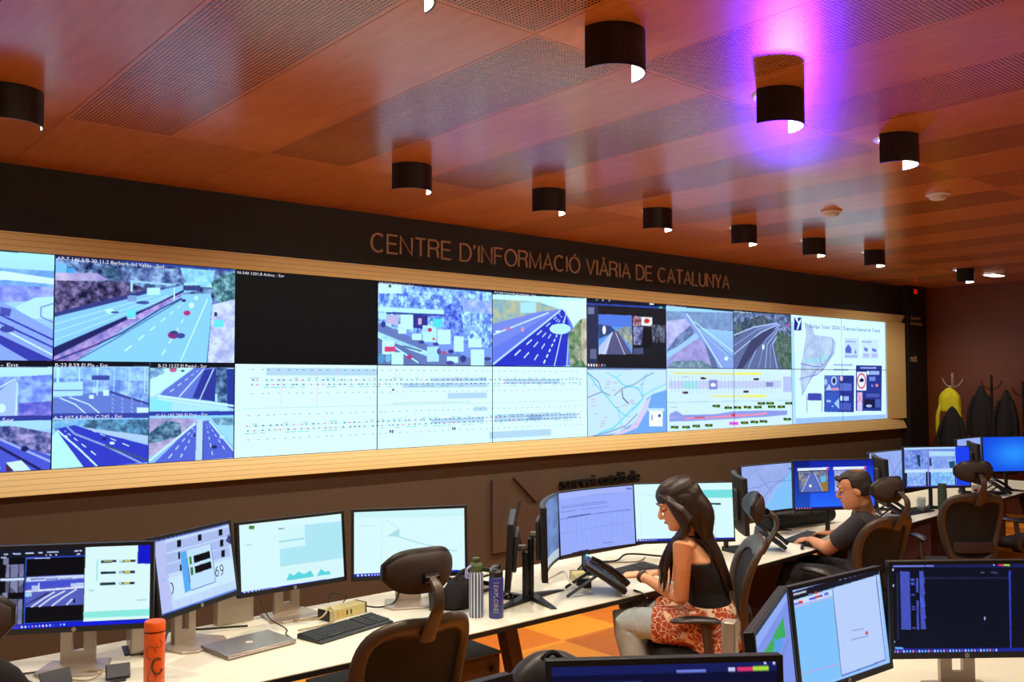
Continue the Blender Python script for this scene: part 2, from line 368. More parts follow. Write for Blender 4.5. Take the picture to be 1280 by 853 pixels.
# slatted oak frame round the video wall (top, bottom, right), sloping in to the displays
TW = 1.21; X0 = 1.469; ZT = 2.713; ZB = 1.331; TH = (ZT-ZB)/2; XE = X0+9*TW; FX = 12.80
def bar(name, prof, x0, x1): # prof of (y,z)
    return struct(MB().prism(prof, x0, x1, lambda a, b, d: (d, a, b)).obj(name, 'frame_oak'))
bar('trim_2', [(YW, 2.825), (6.20, 2.825), (6.20, 2.810), (6.255, ZT), (YW, ZT)], XL, FX)
bar('trim_3', [(YW, 1.185), (6.20, 1.185), (6.20, 1.20), (6.255, ZB), (YW, ZB)], XL, FX)
struct(MB().prism([(XE, YW), (XE, 6.255), (FX, 6.20), (FX, YW)], ZB, ZT, lambda a, b, d: (a, b, d)).obj('trim_4', 'frame_oak'))
# ================================================================ VIDEO WALL PICTURES
Wt = (214, 250, 255); Bl = (70, 80, 215); Lb = (150, 180, 250); Dk = (14, 14, 30)
def photo_sky(p, a=(205, 235, 255), b=(150, 185, 250)): p.a[:] = np.linspace(0, 1, p.h)[:, None, None]*(np.array(b)-np.array(a))/255+np.array(a)/255; return p
def c1top():
    p = Pic(256, 146, (120, 130, 200)).quad((285, 165), (1230, 243), (1230, 737), (285, 722))
    p.poly([(285, 165), (1230, 243), (1230, 400), (285, 480)], (30, 34, 80), c2=(160, 185, 235), ns=16)
    p.poly([(940, 235), (1120, 250), (1110, 340), (960, 330)], (190, 235, 255), c2=(130, 190, 220), ns=14)
    p.poly([(285, 260), (500, 262), (570, 300), (285, 305)], (225, 190, 225), c2=(160, 140, 200), ns=10)
    p.poly([(285, 300), (665, 310), (765, 345), (660, 375), (285, 470)], (20, 18, 50), c2=(150, 120, 170), ns=18)
    p.poly([(520, 240), (600, 225), (650, 290), (560, 290)], (30, 50, 90), c2=(90, 120, 150), ns=16)
    p.rect(290, 212, 345, 260, (130, 190, 245)); p.rect(350, 235, 385, 262, (80, 160, 230))
    p.poly([(670, 240), (930, 240), (975, 310), (860, 320), (680, 300)], (60, 70, 130), c2=(170, 190, 230), ns=16)
    p.poly([(285, 490), (660, 395), (960, 325), (1045, 350), (960, 370), (660, 490), (285, 650)], (150, 200, 250))
    p.poly([(285, 470), (660, 375), (765, 350), (890, 335), (660, 400), (285, 492)], (60, 60, 130))
    for a, b in (((285, 530), (800, 385)), ((285, 570), (880, 380)), ((285, 615), (930, 370))): p.line([a, b], .9, (205, 240, 255))
    p.poly([(285, 650), (660, 488), (780, 440), (955, 352), (960, 362), (780, 455), (660, 510), (285, 700)], (35, 35, 95))
    p.poly([(285, 700), (660, 508), (900, 390), (960, 365), (860, 440), (500, 650), (400, 722), (285, 722)], (215, 165, 225), c2=(130, 110, 190), ns=14)
    p.poly([(400, 722), (640, 560), (960, 375), (1100, 370), (1110, 410), (1085, 737)], (150, 205, 248))
    p.line([(285, 722), (500, 640), (640, 575), (840, 450), (950, 395)], 2.2, (45, 50, 120)); p.line([(400, 722), (600, 610), (800, 490), (950, 400)], 1.2, (60, 66, 140))
    p.dash((620, 700), (960, 420), 7, 2.0, (225, 250, 255)); p.dash((830, 725), (1010, 420), 7, 2.0, (225, 250, 255)); p.line([(945, 730), (1085, 400)], 1.6, (225, 250, 255)); p.line([(1085, 735), (1112, 415)], 1.3, (70, 90, 160))
    p.poly([(1100, 310), (1190, 260), (1230, 262), (1230, 420), (1130, 415)], (40, 80, 90), c2=(150, 190, 200), ns=22)
    p.poly([(1110, 430), (1230, 400), (1230, 737), (1088, 737)], (235, 225, 255), c2=(180, 170, 220), ns=12)
    p.rect(680, 300, 690, 360, (190, 235, 250)); p.line([(680, 305), (900, 325)], 3.2, (170, 205, 240)); p.rect(955, 328, 1045, 355, (60, 66, 130)); p.rect(905, 340, 913, 405, (200, 240, 255))
    p.rect(765, 340, 835, 378, (200, 240, 255)); p.rect(665, 380, 712, 412, (140, 160, 210)); p.ell(575, 462, 25, 12, (215, 250, 240)); p.rect(660, 455, 710, 495, (110, 225, 240)); p.rect(665, 497, 708, 502, (240, 250, 255))
    p.ell(908, 588, 30, 20, (150, 40, 120)); p.ell(910, 575, 20, 10, (60, 60, 120)); p.ell(945, 592, 24, 14, (70, 70, 150)); p.ell(977, 473, 18, 13, (190, 50, 110)); p.ell(1000, 432, 14, 14, (225, 250, 255)); p.ell(1024, 394, 11, 11, (210, 245, 255)); p.ell(960, 408, 12, 8, (50, 50, 110)); p.ell(600, 468, 22, 6, (70, 80, 150)); p.ell(745, 418, 35, 9, (70, 80, 150))
    p.rect(1118, 510, 1170, 548, (110, 225, 230)); p.rect(1120, 470, 1135, 490, (40, 40, 70)); p.poly([(285, 160), (785, 203), (1230, 246), (1230, 252), (785, 222), (285, 185)], (30, 30, 80)); p.poly([(600, 195), (1230, 246), (1230, 254), (700, 215)], (50, 70, 160))
    return p
def c0top():
    p = photo_sky(Pic(256, 146, (150, 170, 250)), (190, 235, 255), (160, 180, 250)).quad((-922, 90), (283, 163), (283, 722), (-922, 703))
    p.poly([(-922, 200), (283, 250), (283, 340), (-922, 300)], (150, 190, 240), c2=(110, 150, 220), ns=10)
    p.poly([(-922, 250), (20, 255), (283, 290), (283, 320), (30, 300), (-922, 300)], (230, 250, 255))
    p.poly([(-922, 300), (283, 335), (283, 400), (-922, 480)], (110, 110, 215), c2=(180, 180, 245), ns=12)
    p.poly([(80, 440), (180, 390), (283, 385), (283, 500), (130, 500)], (200, 232, 255)); p.line([(283, 420), (215, 440), (215, 490), (283, 520)], 1.5, (120, 120, 210))
    p.poly([(-922, 420), (0, 410), (60, 440), (283, 560), (283, 722), (-922, 703)], (150, 165, 250)); p.poly([(0, 440), (60, 450), (50, 490), (0, 480)], (80, 80, 170))
    for o in (0, 40, 110, 130): p.line([(-900, 330+o), (0, 480+o), (283, 610+o)], 2.4, (60, 60, 165))
    p.line([(-900, 470), (0, 545), (283, 690)], 2, (225, 245, 255)); p.poly([(0, 590), (283, 720), (160, 722), (0, 630)], (60, 60, 170)); p.ell(40, 555, 40, 18, (70, 70, 160))
    p.poly([(-922, 70), (283, 145), (283, 165), (-922, 110)], Dk)
    return p
# crop B: y from 440 ; scale 4.267
def small_left():
    p = photo_sky(Pic(256, 146, (150, 170, 250))).quad((-922, 25), (283, 42), (283, 612), (-922, 655))
    p.poly([(-922, 130), (110, 120), (283, 110), (283, 325), (-922, 330)], (110, 120, 225), c2=(170, 195, 250), ns=14)
    p.poly([(0, 200), (95, 130), (110, 330), (-60, 330)], (180, 190, 250)); p.line([(0, 180), (90, 130)], 1.5, (225, 245, 255)); p.line([(95, 330), (100, 150)], 2, (215, 230, 255)); p.poly([(105, 260), (283, 250), (283, 325), (105, 325)], (170, 140, 225), c2=(90, 90, 200), ns=16); p.ell(22, 285, 20, 24, (225, 245, 255))
    p.rect(-922, 325, 283, 352, (55, 60, 150)); p.poly([(-922, 352), (283, 352), (283, 400), (-922, 400)], (180, 215, 250)); p.poly([(-922, 380), (90, 380), (283, 420), (283, 530), (-922, 460)], (190, 160, 215), c2=(50, 60, 120), ns=18)
    p.poly([(-922, 430), (0, 440), (283, 540), (283, 612), (-922, 655)], (80, 85, 205)); p.line([(0, 440), (283, 570)], 3, (170, 170, 240)); p.line([(0, 480), (230, 612)], 3.4, (35, 30, 90)); p.ell(146, 500, 20, 14, (30, 30, 80)); p.poly([(50, 570), (130, 560), (180, 612), (90, 618)], (225, 235, 250)); p.poly([(50, 575), (90, 612), (50, 618)], (90, 40, 50)); p.dash((40, 620), (-100, 480), 5, 2, (230, 240, 255)); p.rect(-922, 25, 283, 70, Dk)
    return p
def c1bot():
    p = photo_sky(Pic(256, 146, (150, 170, 250))).quad((285, 45), (1230, 58), (1230, 565), (285, 612))
    # top left: toll gantry
    p.poly([(285, 70), (783, 75), (783, 330), (285, 325)], (130, 165, 235), c2=(185, 215, 250), ns=16); p.poly([(285, 130), (783, 150), (783, 290), (285, 230)], (105, 130, 215), c2=(180, 205, 245), ns=18)
    p.poly([(285, 235), (580, 200), (783, 275), (783, 330), (285, 325)], (110, 122, 205))
    for x, w in ((310, 3), (420, 1.2), (513, 1.2), (600, 1), (680, 1), (760, 1)): p.line([(x, 75), (x, 225 if x < 650 else 215)], w, (205, 240, 255))
    p.poly([(287, 155), (440, 150), (440, 225), (287, 228)], (190, 225, 250)); p.rect(287, 195, 440, 200, (90, 110, 190)); p.rect(484, 118, 576, 142, (70, 75, 160)); p.rect(545, 195, 575, 225, (225, 250, 255)); p.rect(472, 222, 497, 242, (230, 250, 255)); p.rect(490, 180, 515, 210, (190, 225, 250))
    p.line([(320, 235), (400, 270), (455, 318)], 1.6, (220, 240, 255)); p.line([(370, 232), (470, 270), (530, 320)], 1.6, (220, 240, 255)); p.line([(580, 205), (783, 272)], 3, (60, 65, 150)); p.rect(720, 290, 783, 318, (225, 248, 255))
    for i in range(16): p.dash((600+(i % 4)*50, 318-(i//4)*22), (590+(i % 4)*50, 305-(i//4)*22), 1, 1.2, (215, 235, 255), 1)
    p.rect(285, 318, 783, 346, (60, 66, 160)); p.rect(285, 346, 783, 352, (150, 200, 245))
    # top right
    p.poly([(786, 75), (1040, 80), (786, 240)], (210, 245, 255)); p.poly([(786, 80), (860, 80), (860, 110), (786, 140)], (110, 140, 190), c2=(190, 220, 240), ns=20)
    p.poly([(1020, 78), (1135, 82), (1135, 260), (830, 232), (860, 200)], (105, 115, 210)); p.poly([(1070, 90), (1135, 85), (1130, 262), (1010, 240)], (50, 55, 150)); p.line([(940, 235), (1070, 85)], 1.8, (215, 235, 255)); p.line([(1040, 270), (1120, 85)], 1.5, (215, 235, 255)); p.dash((870, 225), (1050, 85), 6, 1.5, (215, 235, 255))
    p.poly([(1135, 80), (1190, 82), (1200, 270), (1130, 265)], (40, 60, 110), c2=(120, 150, 190), ns=22); p.poly([(1190, 85), (1230, 85), (1230, 300), (1195, 290)], (40, 55, 150)); p.ell(907, 90, 20, 13, (215, 90, 140)); p.ell(957, 96, 10, 6, (70, 80, 150))
    p.poly([(786, 235), (905, 260), (905, 312), (786, 305)], (150, 225, 235)); p.line([(830, 228), (1230, 285)], 3, (220, 245, 255)); p.line([(830, 245), (1200, 300)], 2.2, (205, 235, 250)); p.poly([(905, 265), (1200, 300), (1200, 316), (905, 312)], (190, 225, 250)); p.rect(1130, 220, 1142, 270, (190, 225, 250)); p.rect(786, 312, 1230, 335, (50, 62, 165)); p.rect(786, 335, 1230, 348, (150, 210, 250))
    # bottom left
    p.poly([(285, 352), (783, 352), (783, 475), (285, 400)], (120, 175, 220), c2=(60, 90, 120), ns=24); p.poly([(285, 355), (460, 352), (440, 395), (285, 400)], (190, 235, 250), c2=(120, 170, 220), ns=12); p.poly([(430, 390), (783, 440), (783, 480), (500, 420)], (190, 200, 240))
    p.poly([(300, 400), (400, 380), (520, 420), (783, 490), (783, 580), (560, 600), (400, 605)], (55, 58, 190)); p.poly([(285, 440), (310, 410), (450, 600), (285, 610)], (200, 245, 250)); p.line([(310, 405), (420, 500), (520, 598)], 2.4, (215, 240, 255)); p.line([(360, 385), (400, 425), (560, 490), (760, 590)], 2.6, (150, 165, 220)); p.dash((540, 560), (350, 410), 5, 1.8, (225, 240, 255)); p.dash((720, 510), (470, 400), 5, 1.5, (225, 240, 255)); p.line([(560, 490), (783, 570)], 2.2, (70, 90, 110)); p.ell(357, 440, 9, 7, (225, 245, 255)); p.ell(555, 455, 12, 7, (30, 30, 90)); p.ell(596, 477, 14, 8, (225, 240, 255))
    # bottom right
    p.poly([(786, 345), (1040, 350), (950, 460), (786, 560)], (210, 180, 215), c2=(160, 140, 190), ns=14); p.poly([(820, 400), (880, 360), (950, 375), (955, 440), (830, 475), (786, 480), (786, 430)], (45, 75, 110), c2=(140, 170, 190), ns=26); p.poly([(1110, 348), (1230, 348), (1230, 390), (1140, 385)], (80, 120, 150), c2=(170, 200, 220), ns=22); p.poly([(1130, 385), (1230, 395), (1230, 500)], (170, 215, 245))
    p.poly([(1035, 365), (1100, 362), (1230, 520), (1230, 560), (810, 590)], (90, 98, 205)); p.poly([(1035, 362), (1070, 362), (1065, 575), (1030, 575)], (205, 215, 250)); p.line([(786, 575), (1030, 375)], 3, (215, 240, 255)); p.line([(1100, 365), (1230, 525)], 2, (215, 240, 255)); p.rect(1066, 365, 1070, 574, (45, 50, 110)); p.dash((870, 585), (1030, 385), 6, 1.6, (225, 240, 255)); p.dash((940, 580), (1032, 400), 6, 1.6, (225, 240, 255)); p.dash((1125, 570), (1085, 380), 6, 1.4, (225, 240, 255)); p.dash((1195, 535), (1095, 380), 6, 1.4, (225, 240, 255)); p.ell(1128, 503, 16, 9, (30, 40, 90)); p.ell(1168, 450, 14, 9, (210, 225, 240)); p.ell(1022, 440, 9, 6, (40, 40, 100))
    p.rect(285, 45, 783, 72, Dk); p.rect(786, 52, 1230, 80, Dk); p.rect(782, 60, 786, 600, (20, 20, 50))
    return p
def c2top():
    return Pic(64, 36, (9, 9, 12))
def c3top():
    p = Pic(224, 128, (130, 150, 240)).quad((45, 5), (1175, 95), (1175, 828), (45, 822))
    p.poly([(45, 5), (1175, 95), (1175, 660), (45, 440)], (85, 105, 215), c2=(205, 245, 252), ns=20); p.poly([(860, 180), (1175, 200), (1175, 330), (900, 300)], (210, 200, 250), c2=(140, 160, 230), ns=10)
    p.poly([(700, 250), (860, 200), (900, 560), (700, 500)], (60, 70, 200), c2=(150, 180, 250), ns=24); p.poly([(45, 430), (130, 440), (700, 700), (1175, 790), (1175, 828), (45, 822)], (110, 120, 180)); p.poly([(45, 500), (560, 700), (540, 740), (45, 560)], (200, 240, 250), c2=(150, 190, 220), ns=12); p.poly([(45, 560), (300, 640), (480, 800), (45, 822)], (105, 112, 170)); p.line([(45, 545), (450, 800)], 2.5, (205, 240, 250)); p.line([(300, 640), (480, 690)], 2, (70, 80, 120))
    p.poly([(45, 258), (700, 290), (700, 330), (45, 305)], (205, 240, 250)); p.poly([(45, 305), (700, 332), (690, 345), (45, 325)], (60, 60, 150)); p.poly([(130, 345), (250, 340), (240, 440), (130, 420)], (210, 180, 220)); p.poly([(390, 330), (540, 340), (540, 480), (390, 460)], (50, 50, 140)); p.rect(445, 370, 480, 430, (230, 170, 200))
    for x0, y0, x1, y1, c in ((270, 335, 395, 480, Wt), (250, 430, 330, 520, Wt), (490, 440, 625, 600, (200, 235, 245)), (635, 480, 765, 620, Wt), (590, 375, 685, 455, (90, 220, 225)), (800, 545, 893, 690, Wt), (940, 565, 1070, 650, Wt), (965, 670, 1095, 828, Wt), (535, 645, 650, 790, (190, 225, 245)), (185, 700, 300, 822, Wt), (90, 590, 210, 720, (215, 245, 250)), (115, 645, 218, 695, (235, 60, 120)), (385, 520, 480, 580, Wt), (730, 740, 840, 800, Wt), (50, 310, 130, 380, (190, 230, 240)), (500, 460, 560, 500, (190, 210, 230))):
        p.rect(x0, y0, x1, y1, c)
    for x, y, w, h, c in ((100, 430, 50, 60, (50, 60, 140)), (480, 600, 60, 30, (60, 60, 130)), (770, 690, 60, 40, (60, 60, 140)), (890, 760, 60, 70, (55, 60, 140)), (840, 720, 60, 40, (100, 130, 190)), (760, 800, 80, 40, (70, 70, 150)), (1130, 760, 70, 40, (70, 70, 140)), (80, 760, 60, 90, (90, 150, 200)), (600, 570, 30, 20, (200, 50, 90)), (700, 700, 40, 30, (225, 70, 110)), (360, 745, 60, 40, (200, 50, 120)), (620, 620, 60, 30, (70, 60, 130)), (650, 690, 40, 60, (90, 90, 160)), (150, 760, 60, 80, (120, 180, 220))):
        p.ell(x, y, w/2, h/2, c)
    p.rect(545, 465, 580, 498, (200, 40, 90)); p.rect(50, 30, 280, 128, (220, 252, 250)); p.poly([(45, 0), (1175, 95), (1175, 118), (45, 28)], (30, 30, 60))
    p.poly([(165+24*math.cos(t)*(1 if i % 2 == 0 else .4), 55+26*math.sin(t)*(1 if i % 2 == 0 else .4)) for i, t in enumerate(np.linspace(-PI/2, 1.5*PI, 11)[:-1])], (15, 15, 40))
    return p
def c4top():
    p = photo_sky(Pic(208, 120, (150, 170, 250)), (215, 252, 255), (190, 225, 250)).quad((47, 45), (532, 92), (537, 440), (52, 437))
    p.poly([(47, 90), (290, 110), (400, 150), (47, 230)], (140, 170, 190), c2=(210, 190, 150), ns=14); p.rect(195, 110, 275, 165, (190, 225, 250)); p.poly([(47, 270), (380, 150), (430, 150), (540, 430), (300, 437), (52, 437)], (110, 120, 225)); p.poly([(52, 437), (410, 150), (430, 170), (450, 250), (430, 437)], (45, 50, 190))
    p.poly([(47, 220), (290, 160), (390, 150), (47, 350)], (130, 135, 225)); p.line([(55, 275), (340, 165)], 2, (225, 245, 255)); p.line([(55, 428), (400, 155)], 3, (205, 225, 255)); p.dash((135, 412), (400, 170), 6, 2.6, (225, 245, 255)); p.dash((190, 425), (405, 180), 6, 2.2, (225, 245, 255)); p.dash((250, 437), (410, 185), 6, 2.2, (225, 245, 255)); p.dash((312, 435), (425, 190), 12, 3, (235, 250, 255), .6); p.line([(372, 437), (412, 250), (430, 165)], 1.8, (225, 245, 255)); p.line([(436, 430), (443, 290)], 2.6, (180, 200, 250))
    p.poly([(440, 280), (500, 200), (532, 180), (537, 440), (450, 437)], (60, 110, 60), c2=(190, 170, 150), ns=14); p.poly([(505, 240), (532, 100), (537, 440), (510, 400)], (235, 205, 180), c2=(170, 140, 120), ns=8); p.poly([(380, 110), (532, 100), (532, 190), (460, 220), (420, 160)], (240, 250, 255), .8); p.ell(400, 248, 54, 27, (200, 235, 250)); p.ell(130, 245, 18, 6, (220, 120, 180)); p.ell(207, 250, 7, 14, (235, 160, 170)); p.ell(80, 260, 15, 6, (240, 245, 255)); p.poly([(47, 40), (532, 88), (532, 95), (47, 66)], (30, 30, 50)); return p
def c5top():
    p = Pic(192, 110, (28, 26, 34)).quad((535, 92), (944, 130), (947, 442), (540, 440))
    p.poly([(535, 92), (944, 130), (945, 150), (536, 118)], (20, 24, 44)); p.poly([(536, 118), (945, 145), (945, 153), (536, 127)], (45, 70, 170)); p.rect(536, 130, 596, 440, (40, 46, 80)); p.rect(542, 140, 575, 175, (110, 120, 160)); p.rect(555, 350, 588, 400, (95, 100, 140))
    p.poly([(597, 176), (770, 184), (775, 376), (600, 376)], (90, 150, 235)); p.poly([(597, 176), (770, 184), (770, 240), (597, 240)], (80, 120, 225)); p.poly([(597, 225), (660, 235), (690, 262), (600, 300)], (50, 70, 120)); p.ell(628, 255, 9, 22, (235, 245, 250)); p.poly([(690, 255), (740, 235), (772, 250), (775, 345), (700, 270)], (110, 130, 150), c2=(190, 190, 160), ns=16); p.poly([(680, 260), (700, 262), (775, 376), (600, 376)], (85, 85, 130)); p.poly([(600, 340), (672, 262), (640, 376), (600, 376)], (175, 195, 235)); p.line([(672, 268), (625, 376)], 1.2, (225, 235, 250)); p.line([(688, 268), (735, 376)], 1.2, (225, 235, 250))
    p.poly([(775, 184), (940, 200), (942, 380), (780, 376)], (28, 28, 40)); p.poly([(820, 190), (876, 195), (876, 238), (820, 235)], (225, 228, 235)); p.ell(848, 212, 14, 12, (190, 50, 40)); p.poly([(776, 186), (820, 190), (815, 240), (776, 236)], (180, 190, 230), c2=(120, 50, 60), ns=20); p.poly([(778, 240), (830, 240), (820, 330), (780, 330)], (150, 160, 210), c2=(60, 60, 110), ns=24); p.poly([(870, 230), (940, 235), (940, 320), (880, 320)], (120, 130, 160), c2=(30, 30, 40), ns=24); p.rect(830, 250, 872, 345, (20, 20, 28)); p.rect(780, 345, 830, 376, (70, 80, 120))
    for i, c in enumerate(((240, 240, 255), (240, 240, 255), (220, 230, 255), (240, 200, 180), (220, 60, 50), (130, 170, 255), (110, 120, 160))): p.rect(545+i*14, 425, 552+i*14, 437, c)
    p.ell(588, 102, 5, 6, (60, 160, 90)); p.ell(620, 104, 5, 6, (160, 170, 200)); p.ell(654, 106, 5, 6, (160, 170, 200)); p.ell(918, 146, 9, 5, (80, 200, 120)); p.rect(862, 122, 885, 132, (220, 225, 240)); return p
def c6top():
    p = photo_sky(Pic(176, 100, (150, 170, 250)), (175, 215, 245), (150, 165, 225)).quad((50, 92), (377, 115), (385, 398), (57, 398))
    p.poly([(50, 125), (377, 130), (380, 220), (50, 190)], (150, 165, 205), c2=(120, 135, 180), ns=12); p.poly([(50, 175), (150, 160), (190, 190), (160, 260), (52, 300)], (215, 195, 235), c2=(180, 165, 215), ns=8); p.poly([(100, 255), (180, 185), (205, 220), (120, 290), (55, 320)], (95, 105, 150), c2=(140, 150, 190), ns=20); p.poly([(70, 350), (230, 240), (300, 398), (60, 398)], (190, 165, 220), c2=(165, 140, 200), ns=8); p.poly([(56, 330), (215, 225), (225, 240), (60, 355)], (175, 200, 245)); p.poly([(120, 130), (150, 140), (215, 215), (385, 370), (385, 398), (310, 398), (205, 235)], (150, 160, 225)); p.line([(150, 135), (215, 220), (330, 398)], 2.2, (220, 235, 255)); p.line([(190, 175), (385, 320)], 1.8, (215, 235, 255)); p.line([(195, 190), (384, 350)], 1, (90, 95, 160)); p.poly([(90, 365), (230, 360), (290, 395), (60, 396)], (95, 115, 130), c2=(160, 170, 190), ns=24); p.poly([(240, 270), (290, 350), (310, 398), (280, 398)], (100, 110, 150)); p.ell(348, 350, 10, 10, (235, 245, 255)); p.poly([(50, 88), (377, 110), (377, 125), (50, 100)], (30, 30, 50)); return p
def c7top():
    p = Pic(176, 100, (95, 100, 130)).quad((383, 118), (668, 130), (672, 400), (388, 398))
    p.poly([(383, 118), (668, 130), (668, 190), (383, 200)], (60, 66, 110), c2=(150, 160, 190), ns=22); p.poly([(390, 190), (520, 140), (590, 170), (388, 260)], (50, 56, 90), c2=(110, 120, 120), ns=20); p.poly([(388, 398), (383, 260), (480, 200), (590, 170), (630, 190), (560, 260), (600, 398)], (105, 108, 150))
    for i, (a, b, c, w) in enumerate((((388, 240), (480, 200), (600, 175), 2.2), ((388, 290), (500, 210), (605, 178), 1.8), ((388, 330), (520, 220), (610, 180), 2), ((400, 398), (470, 280), (612, 182), 3), ((455, 398), (520, 250), (615, 185), 1.4), ((505, 398), (540, 260), (618, 190), 2.2), ((540, 398), (550, 280), (620, 190), 1.8), ((565, 398), (565, 290), (622, 195), 2), ((600, 398), (575, 280), (625, 200), 2))): p.line([a, b, c], w, (195, 200, 250) if i % 2 == 0 else (150, 150, 215))
    p.poly([(470, 260), (560, 205), (600, 190), (500, 300), (430, 398), (400, 398)], (70, 66, 105)); p.poly([(600, 210), (668, 240), (670, 398), (620, 398), (590, 300)], (60, 80, 70), c2=(120, 130, 120), ns=20); p.poly([(600, 190), (668, 190), (668, 240), (620, 220)], (180, 180, 230), c2=(50, 60, 80), ns=24); p.rect(650, 175, 662, 190, (220, 60, 150)); p.rect(524, 282, 536, 305, (225, 235, 255)); p.poly([(383, 112), (668, 124), (668, 134), (383, 124)], (30, 30, 50)); return p
def diag():
    # long schematic of the motorways across three columns; crop C 3.709 scale origin (280,330)
    p = Pic(3*208, 120, (210, 250, 253)); W = p.w
    def band(y, x0, x1, seed, gap=9, col=(110, 120, 165)):
        rg = np.random.RandomState(seed)
        for s in (-1, 1):
            p.a[int(y+s*3.0), x0:x1] *= np.array([.86, .88, .95])
            for x in range(x0, x1, gap):
                xx = x+rg.randint(-2, 3); yy = int(y+s*3.0); c = np.array((230, 90, 130) if rg.rand() < .25 else col)/255
                p.a[yy-1:yy+1, xx:xx+2+rg.randint(2)] = c
                if rg.rand() < .45: p.a[yy+s*3:yy+s*3+1, xx-3:xx+4] = np.array((110, 190, 190))/255
        for x in range(x0, x1, gap+3):
            xx = x+rg.randint(-2, 3); p.a[int(y-17), xx:xx+3] = (.45, .5, .6); p.a[int(y+14), xx:xx+3] = (.5, .55, .65)
    band(24, 22, W-14, 1); band(83, 18, W-14, 2)
    for x0, x1, y0, y1 in ((42, 208, 5, 15), (300, 405, 18, 24), (250, 405, 26, 33), (330, 405, 41, 50), (560, 600, 79, 87), (490, 520, 79, 87), (420, 560, 76, 88), (380, 405, 63, 70), (410, 540, 103, 114), (440, 560, 20, 28), (300, 400, 79, 86)):
        p.a[y0:y1, x0:x1] *= np.array([.82, .84, .93])
    for x, y0, y1 in ((63, 2, 55), (114, 2, 55), (145, 2, 28), (196, 5, 25), (196, 42, 52), (238, 3, 22)): p.a[y0:y1, x:x+1] = (.86, .72, .84)
    p.a[57, 10:W-5] *= .86; p.a[57-3:57-1, 235:375:4] = (.3, .35, .5); p.a[34:37, 232:236] = (.4, .4, .5)
    for x in (228, 232, 338, 342): p.a[93:97, x:x+3] = (.35, .4, .55)
    return p
def mapc():
    p = Pic(192, 110, (190, 225, 252)).quad((542, 448), (944, 452), (950, 770), (545, 797))
    p.poly([(542, 448), (944, 452), (944, 460), (542, 460)], (90, 110, 160)); p.poly([(550, 797), (700, 775), (790, 720), (830, 650), (850, 600), (880, 580), (947, 560), (950, 770), (700, 790)], (110, 165, 235)); p.poly([(640, 797), (760, 750), (800, 700), (840, 620), (870, 590), (850, 660), (800, 750), (700, 790)], (205, 200, 240))
    T = (110, 215, 235); G = (110, 125, 160)
    for pts, w, c in (([(545, 475), (590, 540), (640, 590), (680, 640), (735, 690)], 2.6, T), ([(690, 500), (730, 540), (800, 550), (830, 600), (740, 690), (680, 750), (600, 780)], 2.8, T), ([(845, 475), (820, 540), (825, 600)], 2.6, T), ([(640, 475), (690, 500), (720, 480)], 1.6, T), ([(545, 600), (620, 570), (660, 590)], 1.5, G), ([(545, 475), (600, 520), (620, 570)], 1.4, G), ([(720, 560), (725, 600), (755, 630)], 2, (90, 70, 120)), ([(680, 590), (720, 555), (790, 530), (830, 500), (880, 475)], 1.4, G), ([(825, 590), (880, 560), (945, 530)], 1.8, T), ([(560, 797), (660, 770), (740, 740), (800, 680)], 1.8, (120, 140, 190)), ([(740, 690), (800, 640), (830, 600)], 2, T), ([(700, 660), (720, 740)], 2, T)): p.line(pts, w, c)
    rg = np.random.RandomState(5)
    for i in range(26): x, y = 560+rg.rand()*260, 480+rg.rand()*270; p.rect(x, y, x+22, y+4, (190, 130, 150), .55)
    p.rect(860, 662, 928, 742, (235, 250, 250)); p.rect(852, 652, 936, 666, (190, 225, 245)); p.rect(870, 685, 878, 712, (160, 150, 200)); p.rect(905, 682, 918, 696, (60, 70, 140)); return p
def diag2():
    # crop: origin (830,455) scale 7.757
    p = Pic(2*176, 100, (200, 232, 252)).quad((35, 42), (1230, 45), (1240, 572), (38, 655))
    p.rect(100, 82, 940, 102, (215, 225, 150)); p.rect(680, 80, 945, 100, (235, 235, 100)); p.rect(460, 298, 980, 318, (220, 228, 150)); p.rect(780, 290, 985, 308, (232, 232, 110))
    p.poly([(55, 165), (960, 160), (1130, 150), (1130, 225), (55, 240)], (185, 195, 235), .8); p.rect(1150, 115, 1230, 262, (175, 190, 238)); p.poly([(200, 170), (325, 165), (325, 240), (200, 240)], (150, 220, 225)); p.rect(440, 152, 520, 242, (130, 130, 210)); p.ell(480, 200, 26, 18, (235, 245, 255)); p.rect(985, 170, 1055, 212, (130, 135, 190))
    for x in range(80, 1100, 34): p.line([(x, 120), (x+6, 280)], .8, (140, 140, 200), .6)
    for x, y in ((362, 137), (868, 140), (190, 274), (770, 260)): p.rect(x, y-8, x+50, y+12, (60, 20, 40))
    p.poly([(65, 480), (130, 450), (190, 490), (500, 480), (680, 450), (1000, 440), (1190, 440), (1190, 480), (1000, 500), (700, 520), (400, 540), (60, 555)], (135, 150, 225)); p.poly([(200, 515), (400, 510), (700, 480), (900, 470), (990, 455), (990, 480), (700, 505), (400, 525), (200, 530)], (225, 140, 175)); p.rect(300, 505, 400, 520, (190, 90, 110)); p.rect(655, 475, 692, 500, (200, 70, 100)); p.poly([(70, 480), (80, 500), (190, 510), (70, 530)], (150, 165, 230))
    for x, y in ((510, 402), (625, 418), (712, 415), (808, 411), (908, 410), (942, 373), (1025, 372), (1040, 405), (1132, 405), (1205, 371), (112, 608), (220, 607), (318, 595), (438, 588), (780, 560), (875, 552), (962, 546), (1190, 523)): p.rect(x-36, y-12, x+36, y+12, (20, 50, 20)); p.rect(x-14, y-8, x+16, y+5, (130, 120, 20)); p.rect(x-36, y+7, x+30, y+13, (80, 190, 70))
    p.rect(635, 552, 720, 582, (225, 80, 225)); p.line([(40, 372), (1230, 340)], .8, (150, 190, 210)); p.rect(75, 412, 130, 420, (160, 175, 200)); p.rect(185, 120, 245, 130, (170, 180, 210)); return p
